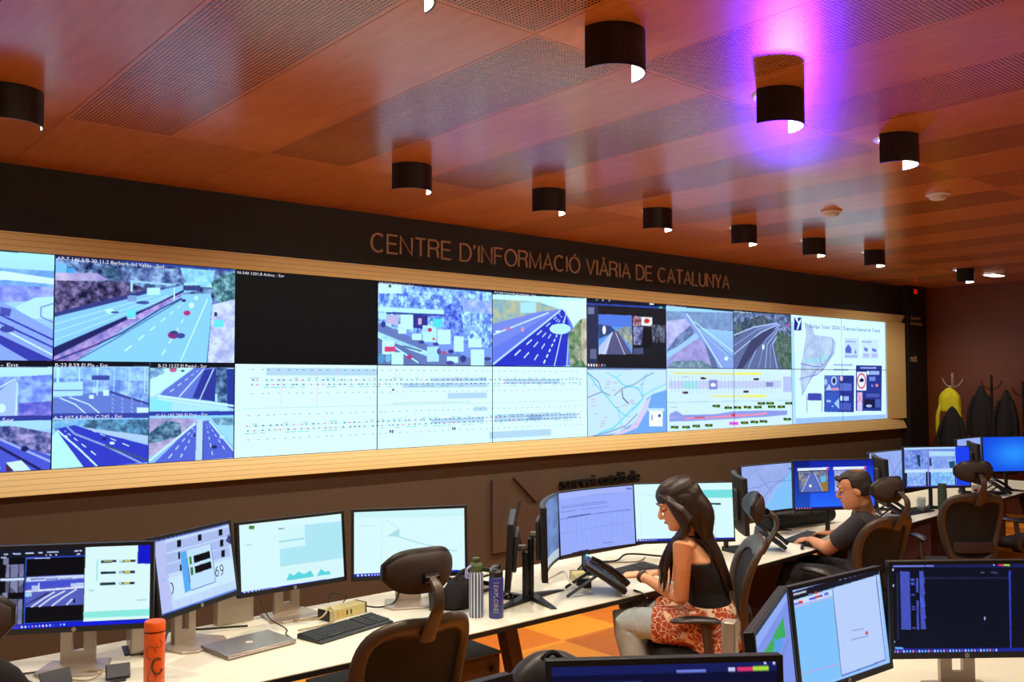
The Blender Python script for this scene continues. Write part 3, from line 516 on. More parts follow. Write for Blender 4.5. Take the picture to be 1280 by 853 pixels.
def slide():
    # crop: origin (980,385) scale 5.88 ; both rows
    p = Pic(2*168, 2*96, (205, 248, 255)).quad((43, 45), (712, 90), (732, 798), (55, 845))
    p.poly([(75, 800), (722, 765), (732, 798), (55, 850)], (150, 190, 250)); p.poly([(705, 90), (716, 90), (735, 800), (722, 800)], (170, 205, 252)); p.poly([(43, 100), (66, 100), (80, 845), (55, 845)], (170, 215, 250))
    p.rect(66, 68, 118, 160, (30, 36, 150)); p.poly([(70, 72), (88, 66), (96, 100), (118, 72), (112, 100), (92, 155), (84, 155), (95, 110)], (215, 250, 255))
    p.poly([(140, 100), (195, 130), (210, 190), (330, 205), (360, 240), (355, 320), (320, 370), (270, 450), (200, 500), (150, 560), (122, 632), (110, 520), (115, 400), (135, 300), (150, 200)], (188, 210, 240), c2=(160, 185, 225), ns=14); p.poly([(130, 370), (250, 350), (320, 330), (310, 370), (220, 400), (130, 395)], (140, 225, 230), .5)
    for pts in ([(340, 210), (335, 320), (280, 400), (220, 450), (190, 495), (122, 630)], [(100, 515), (160, 495), (230, 480), (270, 430)], [(250, 345), (255, 400), (275, 410)], [(110, 400), (200, 420), (270, 420)], [(330, 330), (300, 395), (260, 460)]): p.line(pts, 1.3, (100, 110, 190))
    p.rect(163, 615, 260, 668, (60, 70, 170)); p.rect(155, 630, 160, 760, (110, 130, 200)); p.rect(262, 628, 267, 755, (110, 130, 200))
    p.rect(422, 210, 525, 362, (185, 218, 248)); p.rect(545, 215, 665, 362, (195, 226, 250)); p.poly([(428, 285), (450, 255), (472, 285), (472, 320), (430, 320)], (80, 100, 205)); p.poly([(500, 290), (510, 318), (495, 325)], (90, 110, 210)); p.poly([(560, 275), (590, 285), (585, 310), (565, 300)], (90, 115, 215)); p.poly([(618, 280), (650, 290), (650, 310), (622, 305)], (90, 115, 215)); p.rect(428, 232, 500, 240, (130, 150, 225)); p.rect(545, 232, 615, 240, (130, 150, 225)); p.rect(425, 335, 515, 350, (150, 170, 230)); p.rect(555, 320, 600, 350, (170, 185, 235)); p.rect(615, 320, 660, 350, (170, 185, 235))
    p.rect(345, 400, 480, 412, (150, 170, 230)); p.rect(345, 435, 450, 447, (150, 170, 230))
    D2 = (38, 52, 140); p.rect(280, 483, 492, 752, D2); p.rect(283, 485, 388, 600, (80, 100, 190)); p.ell(349, 523, 20, 33, (170, 210, 250)); p.ell(349, 523, 12, 22, (40, 45, 90)); p.ell(290, 532, 11, 24, (150, 190, 240)); p.rect(335, 575, 385, 592, (200, 150, 180)); p.poly([(290, 592), (315, 545), (335, 592)], (170, 200, 245)); p.ell(402, 505, 11, 20, (225, 190, 215)); p.rect(392, 540, 475, 595, (90, 110, 200)); p.rect(286, 605, 388, 750, (55, 85, 190)); p.poly([(350, 690), (385, 650), (388, 730)], (150, 200, 250)); p.ell(312, 672, 18, 9, (160, 190, 240)); p.ell(340, 710, 8, 5, (160, 190, 240)); p.ell(402, 650, 9, 20, (205, 235, 255)); p.rect(418, 635, 455, 668, (150, 180, 240)); p.rect(393, 683, 470, 740, (70, 90, 185))
    p.rect(505, 408, 690, 742, D2); p.rect(535, 420, 650, 433, (150, 165, 230)); p.rect(512, 455, 580, 592, (215, 235, 255)); p.ell(545, 522, 33, 58, (220, 70, 110)); p.ell(545, 522, 25, 46, (215, 240, 255)); p.poly([(530, 515), (545, 500), (562, 510), (560, 528), (532, 530)], (20, 20, 60)); p.ell(592, 462, 10, 16, (200, 230, 255)); p.rect(605, 448, 672, 475, (150, 175, 240)); p.rect(600, 490, 645, 520, (110, 130, 210)); p.ell(655, 553, 10, 12, (220, 130, 150)); p.ell(622, 556, 8, 10, (110, 130, 210)); p.rect(515, 605, 552, 740, (205, 190, 235)); p.line([(518, 610), (550, 680)], 2, (220, 90, 130)); p.line([(550, 610), (518, 680)], 2, (220, 90, 130)); p.rect(565, 655, 640, 720, (22, 26, 60)); p.ell(600, 705, 22, 10, (160, 190, 245)); p.rect(580, 615, 675, 640, (70, 90, 175)); p.rect(645, 655, 682, 715, (70, 90, 175))
    return p
_old = {}
def cool(p, f=(.88, 1.0, 1.03)): p.a = np.clip(p.a*np.array(f), 0, 1); return p
D = diag(); D2 = diag2(); SL = slide(); t0, t1 = SL.w//2, SL.h//2
def sub(p, x0, x1, y0, y1): q = Pic(x1-x0, y1-y0, (0, 0, 0)); q.a = p.a[y0:y1, x0:x1].copy(); return q
pics = {(0, 0): (c0top(), 'video wall display at far left of upper row showing a curving slip road'),
 (1, 0): (c1top(), 'upper video wall display showing a wide motorway with two red cars and roadside trees'),
 (2, 0): (c2top(), 'black blank video wall display with only a tiny caption at its top left'),
 (3, 0): (c3top(), 'upper video wall display showing a traffic jam of white lorries under a bridge'),
 (4, 0): (c4top(), 'upper video wall display showing an empty motorway with a white glare spot'),
 (5, 0): (c5top(), 'dark video wall display with a software window holding two small camera pictures'),
 (6, 0): (c6top(), 'upper video wall display showing a pale slip road joining a motorway among dry fields'),
 (7, 0): (c7top(), 'upper video wall display showing a dark tangle of motorway lanes beside trees'),
 (8, 0): (sub(SL, 0, t0, 0, t1), 'upper video wall display showing a blue logo and the top of a pale regional map'),
 (9, 0): (sub(SL, t0, 2*t0, 0, t1), 'upper video wall display at far right with small blue icons'),
 (0, 1): (small_left(), 'video wall display at far left of lower row split into two road camera pictures'),
 (1, 1): (c1bot(), 'lower video wall display split into four motorway camera pictures with captions'),
 (2, 1): (D.crop(0, 208), 'pale motorway schematic display directly below the black display'),
 (3, 1): (D.crop(208, 416), 'pale motorway schematic display directly below the lorry traffic jam'),
 (4, 1): (D.crop(416, 624), 'pale motorway schematic display directly below the glare spot motorway'),
 (5, 1): (mapc(), 'lower video wall display showing a road map with a blue sea at its lower right'),
 (6, 1): (D2.crop(0, 176), 'schematic display with a teal hatched block, right of the coast map'),
 (7, 1): (D2.crop(176, 352), 'schematic display with many dark green tags, left of the pale slide'),
 (8, 1): (sub(SL, 0, t0, t1, 2*t1), 'lower video wall display with the foot of the pale map and a blue sign'),
 (9, 1): (sub(SL, t0, 2*t0, t1, 2*t1), 'lower video wall display at far right showing a red ringed traffic sign')}
SY = 6.268
def cap(t, x, z, h, par, fit, m='caption_white'):
    return text_mesh('caption', t, h, m, par, Matrix.Translation((x, -.003, z)) @ Matrix.Rotation(PI/2, 4, 'X'), .0003, fit=fit, res=2)
vw = {}
for (c, r), (p, lab) in pics.items():
    if (c, r) in ((0, 0), (1, 0), (3, 0), (4, 0), (6, 0), (7, 0), (0, 1), (1, 1)): cool(p)
    cx = X0+(c-.5)*TW; cz = ZT-(r+.5)*TH
    root = thing('video_wall_display', lab, 'display', (cx, SY, cz), 0, 'video wall displays'); vw[c, r] = root
    MB().box(-TW/2+.0008, TW/2-.0008, .002, .03, -TH/2+.0008, TH/2-.0008).obj('housing', 'gloss_black', root)
    grid_screen('lit_picture', p, TW-.008, TH-.008, root, mt='wall_screen')
hw, hh = TW/2, TH/2
cap('AP-7 146,5/B-30 11,2 Barberà del Vallès - Sud', -hw+.01, hh-.036, .034, vw[1, 0], .68)
cap('N-340 1201,8 Arboç - Sor', -hw+.01, hh-.034, .030, vw[2, 0], .37)
cap('AP-7 202 Vilafranca Sud', -hw+.01, hh-.030, .028, vw[3, 0], .34)
cap('A-2 606,2 Cornellà de Llobregat - Sud', -hw+.02, hh-.028, .026, vw[4, 0], .50)
cap('AP-7 Papiol Sud', -hw+.01, hh-.030, .030, vw[6, 0], .32); cap('AP-7 Nus Nord', -hw+.02, hh-.032, .030, vw[7, 0], .34)
cap('B-23 8,59 El Pla - Ent', -hw+.01, hh-.034, .034, vw[1, 1], .32); cap('B-23 13,57 El Papiol - Sor', -hw+.66, hh-.034, .034, vw[1, 1], .34)
cap('A-2 607,4 Enllaç C-245 - Ent', -hw+.01, hh-.375, .036, vw[1, 1], .42); cap('C-31 195,280 El Prat - Ent', -hw+.65, hh-.378, .034, vw[1, 1], .36)
cap('St. Joan Despí - Ent', hw-.60, hh-.036, .034, vw[0, 1], .40); cap('Martorell Nord - Sor', hw-.62, hh-.378, .036, vw[0, 1], .40)
cap('Eclipsi Solar 2026:', -.18, hh-.155, .072, vw[8, 0], .75, 'caption_blue'); cap('Dispositiu Especial de Trànsit', -hw+.03, hh-.155, .072, vw[9, 0], 1.02, 'caption_blue')
# ================================================================ SIGNS
def wallM(x, z, y): return Matrix.Translation((x, y, z)) @ Matrix.Rotation(PI/2, 4, 'X')
s = thing('wall_sign', 'long line of gold capital letters on the dark band above the video wall', 'sign', (3.84, YW, 2.955))
def arc(cx, cy, rx, ry, a0, a1, n=14): return [(cx+rx*math.cos(R(a0+(a1-a0)*i/n)), cy+ry*math.sin(R(a0+(a1-a0)*i/n))) for i in range(n+1)]
GL = {'C': (.70, [arc(.36, .5, .36, .5, 48, 312)]), 'E': (.56, [[(.55, 0), (0, 0), (0, 1), (.53, 1)], [(0, .53), (.49, .53)]]), 'N': (.66, [[(0, 0), (0, 1), (.62, 0), (.62, 1)]]), 'T': (.60, [[(0, 1), (.60, 1)], [(.30, 1), (.30, 0)]]),
 'R': (.62, [[(0, 0), (0, 1), (.34, 1)]+arc(.34, .765, .23, .235, 90, -90)+[(0, .53)], [(.34, .53), (.45, .48), (.52, .38), (.55, 0)]]), 'D': (.66, [[(0, 0), (0, 1), (.28, 1)]+arc(.28, .5, .36, .5, 90, -90)+[(0, 0)]]), "'": (.12, [[(.06, 1.02), (.06, .88), (.0, .78)]]),
 'I': (.10, [[(.05, 0), (.05, 1)]]), 'F': (.54, [[(0, 0), (0, 1), (.52, 1)], [(0, .52), (.46, .52)]]), 'O': (.76, [arc(.38, .5, .38, .5, 90, 449, 28)]), 'M': (.78, [[(0, 0), (0, 1), (.37, .05), (.74, 1), (.74, 0)]]), 'A': (.66, [[(0, 0), (.33, 1), (.66, 0)], [(.11, .34), (.55, .34)]]),
 'V': (.62, [[(0, 1), (.31, 0), (.62, 1)]]), 'L': (.52, [[(0, 1), (0, 0), (.50, 0)]]), 'U': (.62, [[(0, 1), (0, .30)]+arc(.30, .30, .30, .30, 180, 360)+[(.60, 1)]]), 'Y': (.64, [[(0, 1), (.32, .42), (.64, 1)], [(.32, .42), (.32, 0)]])}
def ribbon(m, pts, w, d, tf):
    pts = [q for i, q in enumerate(pts) if i == 0 or abs(q[0]-pts[i-1][0])+abs(q[1]-pts[i-1][1]) > .012]; P = [Vector((x, z)) for x, z in pts]; n = len(P); rings = []; closed = (P[0]-P[-1]).length < .02
    for i in range(n):
        a = (P[i]-P[i-1]).normalized() if i else (P[0]-P[-2] if closed else P[1]-P[0]).normalized(); b = (P[i+1]-P[i]).normalized() if i < n-1 else (P[1]-P[0] if closed else P[-1]-P[-2]).normalized()
        t = (a+b).normalized() if (a+b).length > .1 else b; nn = Vector((-t.y, t.x)); k = w/2/max(.80, nn.dot(Vector((-b.y, b.x))))
        rings.append([tf(P[i].x+nn.x*k, P[i].y+nn.y*k, 0), tf(P[i].x-nn.x*k, P[i].y-nn.y*k, 0), tf(P[i].x-nn.x*k, P[i].y-nn.y*k, d), tf(P[i].x+nn.x*k, P[i].y+nn.y*k, d)])
    m.rings(rings)
word = "CENTRE D'INFORMACIÓ VIÀRIA DE CATALUNYA"; CH = .150; gap = .155; tot = 0; lay = []
for ch in word:
    if ch == ' ': tot += .40; continue
    base = {'Ó': 'O', 'À': 'A'}.get(ch, ch); lay.append((ch, base, tot)); tot += GL[base][0]+gap
kx = 4.85/(tot-gap)
for ch, base, x in lay:
    m = MB(); tf = lambda a, b, d: Vector(((x+a)*kx, -.003-d, b*CH))
    for st_ in GL[base][1]: ribbon(m, [(q*1.0, z) for q, z in st_], .105, .010, tf)
    if ch == 'Ó': ribbon(m, [(.34, 1.08), (.48, 1.24)], .10, .010, tf)
    if ch == 'À': ribbon(m, [(.40, 1.08), (.24, 1.24)], .10, .010, tf)
    m.obj('letter', 'letter_gold', s, flat=True)
s = thing('wall_lettering', 'raised black lower-case letters on the brown wall above the monitors', 'sign', (5.93, YW, .845))
for wd, xx, ft in (('servei', 0, .46), ('català', .53, .38), ('de', .97, .14)): text_mesh('word', wd, .165, 'letter_black', s, Matrix.Translation((xx, -.04, 0)) @ Matrix.Rotation(PI/2, 4, 'X'), .03, fit=ft, res=4)
lg = thing('wall_logo', 'dark relief emblem of angular plates on the brown wall beside raised lettering', 'emblem', (5.10, YW, .34))
for pl in ([(0, 0), (0, .655), (.10, .655), (.19, .56), (.06, .19), (.20, .03), (.20, 0)], [(.26, .655), (.58, .655), (.58, .45), (.52, .42)], [(.28, .25), (.34, .43), (.58, .37), (.58, .05), (.48, 0), (.36, 0)]):
    MB().prism(pl, -.035, 0, lambda a, b, d: (a, d, b)).obj('plate', 'logo_dark', lg, flat=True)
# small lettering on the black pillar
s = thing('pillar_lettering', 'faint small words on the black pillar right of the video wall', 'sign', (12.86, 6.158, 2.15))
for t, x, z, h in (('nsit', .0, .0, .15), ('Generalitat', .03, .62, .07), ('de Catalunya', .03, .54, .07)): text_mesh('lettering', t, h, 'letter_gold', s, Matrix.Translation((x, -.002, z)) @ Matrix.Rotation(PI/2, 4, 'X'), .001)
# ================================================================ CEILING FITTINGS
def arc_shell(r0, r1, z0, z1, a0, a1, n=28):
    m = MB(); vs = []; fs = []
    for i in range(n+1):
        a = a0+(a1-a0)*i/n
        for r, z in ((r0, z0), (r1, z0), (r1, z1), (r0, z1)): vs.append((r*math.cos(a), r*math.sin(a), z))
    for i in range(n):
        for k in range(4): fs.append((i*4+k, i*4+(k+1) % 4, (i+1)*4+(k+1) % 4, (i+1)*4+k))
    fs += [(0, 1, 2, 3), tuple(n*4+k for k in (3, 2, 1, 0))]; m.add(vs, fs); return m
def fixture():
    t = thing('ceiling_downlight', None, 'ceiling light')
    arc_shell(.132, .137, -.165, 0, R(176), R(364)).obj('shade', 'black_plastic', t)
    arc_shell(.1295, .1315, -.163, -.001, R(177), R(363)).obj('shade_lining', 'lamp_inner', t)
    MB().lathe([(.075, 0), (.078, -.010), (.100, -.012), (.108, -.004), (.108, 0)], n=28).obj('trim_ring', 'white_plastic', t)
    MB().lathe([(.001, -.003), (.072, -.003), (.072, -.012), (.001, -.013)], n=24).obj('lamp', 'bulb', t)
    return t
LAMPS = [(2.56, 2.40, 'largest half-round black ceiling light, with its white rim at top centre right'),
 (3.71, 2.41, 'half-round black ceiling light surrounded by the purple glow'),
 (4.90, 2.42, 'half-round black ceiling light right of the purple glow with bright white tip'),
 (.90, 4.70, 'half-round black ceiling light cut by the left edge of the picture'),
 (3.19, 4.75, 'half-round black ceiling light directly above the start of the gold lettering'),
 (4.37, 4.74, 'black ceiling light, second along the front row starting above the gold lettering'),
 (5.54, 4.72, 'black ceiling light, third along the front row starting above the gold lettering'),
 (6.74, 4.74, 'black ceiling light above the end of the gold lettering'),
 (7.89, 4.74, 'black ceiling light just right of the end of the gold lettering'),
 (9.11, 4.76, 'black ceiling light above the right part of the video wall with a wide white tip'),
 (11.53, 4.84, 'small far black ceiling light nearest the wooden end wall')]
fx0 = None
for i, (x, y, lab) in enumerate(LAMPS+[(1.52, 2.37, None), (.30, 2.40, None), (1.40, .2, None), (3.7, .1, None), (6.1, .3, None), (8.6, .3, None)]):  # after the one cut by the top edge: unseen downlights added for fill
    if fx0 is None: fx0 = fixture(); o = fx0
    else: o = copy_tree(fx0)
    o.location = (x, y, CZ); o['group'] = 'half-round black ceiling lights'; o['label'] = lab or ['half-round black ceiling light in the row nearer the camera, cut by the top edge', 'half-round black ceiling light nearest the left wall in the row nearer the camera', 'half-round black ceiling light just behind the camera on its right', 'half-round black ceiling light above the foreground desk', 'half-round black ceiling light right of the foreground desk', 'half-round black ceiling light farthest right in the rear row'][i-11]
    spot('downlight_beam', (x, y+.01, CZ-.02), (x, y+.35, 0), LAMP_W*(1 if i < 13 else .55), LAMP_COL, 150, .5, .04)
def detector(x, y, lab, s=1, long=False):
    t = thing('smoke_detector' if not long else 'ceiling_strip_light', lab, 'smoke detector' if not long else 'ceiling light', (x, y, CZ))
    if long: MB().box(-.16, .16, -.07, .07, -.012, 0).obj('diffuser', 'lamp_white', t, bevel=.005); MB().box(-.18, .18, -.09, .09, -.006, 0).obj('frame', 'white_plastic', t); return
    MB().lathe([(.085*s, 0), (.085*s, -.012), (.070*s, -.018)], n=28).obj('base', 'white_plastic', t)
    MB().lathe([(.062*s, -.018), (.060*s, -.034), (.045*s, -.046), (.001, -.048)], n=28).obj('sensor_dome', 'white_plastic', t)
detector(6.65, 2.95, 'larger round white smoke detector on the ceiling right of the purple glow'); detector(6.67, 3.82, 'smaller round white smoke detector on the ceiling near the front row of lights')
detector(12.48, 4.83, 'bright white flat ceiling light near the wooden end wall', long=True)
t = thing('exit_lamp', 'small dim red lamp high on the black pillar at the ceiling', 'sign', (13.0, 6.155, 3.18)); MB().box(-.06, .06, -.03, .005, -.05, .05).obj('housing', 'matte_black', t, bevel=.008); MB().box(-.05, .05, -.034, -.028, -.035, .035).obj('lens', 'exit_red', t)
t = thing('added_uplight', 'small floor-standing purple uplight behind the desks, aimed at the ceiling', 'lamp', (9.05, 5.70, 0))  # made-up lamp, unseen, that carries the added ceiling-glow beam
MB().lathe([(.14, 0), (.14, .015), (.015, .02), (.015, .74)], n=20).obj('stand', 'matte_black', t); MB().lathe([(.05, -.16), (.065, -.02), (.065, 0), (.05, -.01)], n=20, M=Matrix.Translation((-.10, -.06, .82)) @ Euler((R(35), R(-62), 0)).to_matrix().to_4x4()).obj('lamp_head', 'matte_black', t)
# ================================================================ DESKS
DZ = .74
def desk(label, front, back, legs, panel=False):
    t = thing('control_desk', label, 'desk', (front[0][0], front[0][1], 0), 0, 'control room desks')
    o = Vector((front[0][0], front[0][1], 0)); poly = [(x-o.x, y-o.y) for x, y in front+back[::-1]]
    MB().prism(poly, DZ-.004, DZ, lambda a, b, d: (a, b, d)).obj('worktop', 'desk_laminate', t, flat=True)
    MB().prism(poly, DZ-.028, DZ-.0041, lambda a, b, d: (a, b, d)).obj('worktop_edge', 'desk_edge', t, flat=True)
    if panel:
        (xa, ya), (xb, yb_) = back[0], back[-1]
        MB().prism([(xa-o.x+.05, ya-o.y-.22), (xb-o.x-.05, yb_-o.y-.22), (xb-o.x-.05, yb_-o.y-.20), (xa-o.x+.05, ya-o.y-.20)], .03, DZ-.03, lambda a, b, d: (a, b, d)).obj('modesty_panel', 'purple_lit_panel', t, flat=True)
    for lx, y0, y1 in legs:
        m = MB(); x = lx-o.x; a, b = y0-o.y, y1-o.y
        for yt, yb in ((a+.28, a+.12), (b-.22, b-.10)):
            m.rings([[Vector((x-.03, yt-.04, DZ-.03)), Vector((x+.03, yt-.04, DZ-.03)), Vector((x+.03, yt+.04, DZ-.03)), Vector((x-.03, yt+.04, DZ-.03))],
                     [Vector((x-.03, yb-.03, 0)), Vector((x+.03, yb-.03, 0)), Vector((x+.03, yb+.03, 0)), Vector((x-.03, yb+.03, 0))]])
        m.box(x-.03, x+.03, a+.12, b-.10, DZ-.075, DZ-.03)
        m.obj('trestle_leg', 'steel_brown', t, flat=True)
    return t
desk('long cream desk in the left foreground carrying four flat monitors and the bottles', [(-1.2, 3.30), (1.5, 3.29), (1.9, 3.275), (2.8, 3.27), (3.5, 3.27), (4.55, 3.285)], [(-1.2, 4.18), (4.55, 4.22)], [(-.9, 3.3, 4.18), (1.55, 3.3, 4.18)])
desk('cream desk where the man in the grey shirt works', [(4.555, 3.285), (4.9, 3.30), (5.6, 3.34), (6.75, 3.41)], [(4.555, 4.22), (6.75, 4.28)], [(4.75, 3.35, 4.2), (6.5, 3.4, 4.25)], True)
desk('cream desk behind the empty high-backed chair at the right, carrying glasses and a telephone', [(6.755, 3.41), (7.9, 3.50), (8.6, 3.53)], [(6.755, 4.28), (8.6, 4.34)], [(6.95, 3.5, 4.25), (8.4, 3.5, 4.3)], True)
desk('farthest cream desk at the right edge with a bright blue monitor', [(8.605, 3.53), (9.3, 3.56), (11.0, 3.68)], [(8.605, 4.34), (11.0, 4.4)], [(8.8, 3.55, 4.3), (10.6, 3.6, 4.3)], True)
desk('cream desk at the bottom right carrying the foreground monitors', [(.5, .85), (4.9, .85)], [(.5, 1.72), (2.35, 1.72), (3.4, 1.98), (4.9, 1.98)], [(.7, .9, 1.7), (4.7, .9, 1.95)])
# cable trunk box with a hanging strap, under the left desk
t = thing('cable_box', 'brown metal cable box with a hanging tan flap under the left desk', 'cable box', (2.60, 3.78, 0))
MB().box(-.55, .42, -.13, .13, .24, .47).obj('box_body', 'steel_brown', t, bevel=.008); MB().box(-.56, .43, -.135, .135, .47, .48).obj('lid', 'steel_brown', t)
MB().tube(spline([(-.02, -.10, .58), (.05, -.15, .52), (.03, -.17, .47), (-.20, -.17, .50), (-.28, -.12, .56)], 6), .035, 4, ry=.004).obj('flap', 'chair_frame', t)
MB().lathe([(.012, 0), (.016, .02), (.004, .022)], n=12, M=Matrix.Translation((.36, -.13, .40)) @ Matrix.Rotation(PI/2, 4, 'X')).obj('knob', 'gloss_black', t)
MB().tube([(-.45, 0, .0), (-.45, 0, .24)], .03, 8).obj('foot', 'steel_brown', t); MB().tube([(.34, 0, .0), (.34, 0, .24)], .03, 8).obj('foot', 'steel_brown', t)
t = MB().rings([[Vector((x, 3.62, z)) for x, z in ((3.00, DZ-.03), (3.08, DZ-.03), (3.26, 0), (3.18, 0))], [Vector((x, 3.70, z)) for x, z in ((3.00, DZ-.03), (3.08, DZ-.03), (3.26, 0), (3.18, 0))]]).obj('desk_support_post', 'steel_brown', flat=True)
tag(t, 'slanting brown steel post under the left desk right of the cable box', 'post')
t = thing('desk_pedestal', 'dark purple-brown cabinet panel below the desk to the right of the man', 'cabinet', (7.42, 3.85, 0)); MB().box(-.28, .28, -.30, .30, .02, .70).obj('cabinet_body', 'purple_lit_panel', t, bevel=.006); MB().box(-.27, .27, -.315, -.301, .04, .68).obj('door', 'purple_lit_panel', t, bevel=.004); MB().box(-.26, .26, -.28, .28, 0, .02).obj('plinth', 'matte_black', t)
# ================================================================ MONITORS
def mon(label, c, yaw, tilt, W, H, pic, style='hp', bz=DZ, picname='lit_screen', logo=True, group='flat desk monitors', back='dark_grey_plastic', bend=0, base=True):
    yaw = R(yaw); tilt = R(tilt); s_, c_ = math.sin(yaw), math.cos(yaw)
    off = .06 if style == 'hp' else .09
    t = thing('monitor', label, 'monitor', (c[0]-s_*off, c[1]+c_*off, bz), yaw, group)
    PM = Matrix.Translation((0, -off, c[2]-bz)) @ Matrix.Rotation(-tilt, 4, 'X')
    bw = .014 if style == 'hp' else .007; bb = .022 if style == 'hp' else .016
    n = 12 if bend else 1
    yb = lambda x: -bend*(x/(W/2))**2
    def slab(hw, z0, z1, y0, y1):
        m = MB(); rings = []
        for i in range(n+1):
            x = -hw+2*hw*i/n; rings.append([PM @ Vector((x, y0+yb(x), z0)), PM @ Vector((x, y1+yb(x), z0)), PM @ Vector((x, y1+yb(x), z1)), PM @ Vector((x, y0+yb(x), z1))])
        return m.rings(rings)
    slab(W/2, -H/2, H/2, .002, .028).obj('housing', 'black_plastic', t, bevel=.003)
    # raised bezel
    bz_ = MB()
    for r in (slab(W/2, H/2-bw, H/2, -.003, .002), slab(W/2, -H/2, -H/2+bb, -.003, .002)): bz_.add(r.v, r.f)
    for sx in (-1, 1):
        x0, x1 = (-W/2, -W/2+bw) if sx < 0 else (W/2-bw, W/2)
        bz_.add([PM @ Vector((x, y+yb(x), z)) for z in (-H/2+bb, H/2-bw) for y in (-.003, .002) for x in (x0, x1)], [(0, 2, 3, 1), (4, 5, 7, 6), (0, 1, 5, 4), (2, 6, 7, 3), (0, 4, 6, 2), (1, 3, 7, 5)])
    bz_.obj('bezel', 'black_plastic', t)
    slab(W*.30, -H*.28, H*.28, .028, .052).obj('back_cover', back, t, bevel=.01)
    if pic is not None: grid_screen(picname, pic, W-2*bw, H-bw-bb, t, PM @ Matrix.Translation((0, .0005 if not bend else 0, (bb-bw)/2)), bend=bend*((W-2*bw)/W)**2)
    else: slab(W/2-bw, -H/2+bb, H/2-bw, .0005, .002).obj('dark_screen', 'gloss_black', t)
    zc = c[2]-bz
    if style == 'hp':
        if logo:
            lm = MB().lathe([(.001, .0), (.0085, 0), (.0085, .0015), (.001, .002)], n=20, M=PM @ Matrix.Translation((0, -.0028, -H/2+.011)) @ Matrix.Rotation(PI/2, 4, 'X')).obj('badge', 'champagne', t)
            text_mesh('badge_letters', 'hp', .010, 'caption_black', lm, PM @ Matrix.Translation((0, -.0052, -H/2+.0085)) @ Matrix.Rotation(PI/2, 4, 'X') @ Matrix.Shear('XY', 4, (0, 0)), .0002, align='CENTER')
        m = MB(); nw, hwid, z0, z1, zt = .066, .022, .060, .145, max(zc, .2)
        def q(x0, x1, za, zb): m.box(x0, x1, .0, .022, za, zb)
        q(-nw, -hwid, .010, zt); q(hwid, nw, .010, zt); q(-hwid, hwid, .010, z0); q(-hwid, hwid, z1, zt)
        m.obj('stand_neck', 'champagne', t)
        if base: MB().prism([(-.095, -.15), (.095, -.15), (.135, -.10), (.115, .06), (-.115, .06), (-.135, -.10)], 0, .011, lambda a, b, d: (a, b, d)).obj('stand_base', 'champagne', t, bevel=.003)
    elif style == 'vee':
        MB().tube([(0, .0, .02), (0, .0, zc-.02), ], .017, 10).obj('stand_neck', 'black_plastic', t); MB().tube([(0, .0, zc), (0, -off+.04, zc)], .02, 8).obj('stand_hinge', 'black_plastic', t)
        for sx in (-1, 1): MB().rings([[Vector((0, .03, .0)), Vector((0, -.03, .0)), Vector((0, -.03, .03)), Vector((0, .03, .03))], [Vector((sx*.21, -.13, 0)), Vector((sx*.20, -.16, 0)), Vector((sx*.20, -.16, .006)), Vector((sx*.21, -.13, .006))]]).obj('stand_leg', 'black_plastic', t, bevel=.002)
    return t
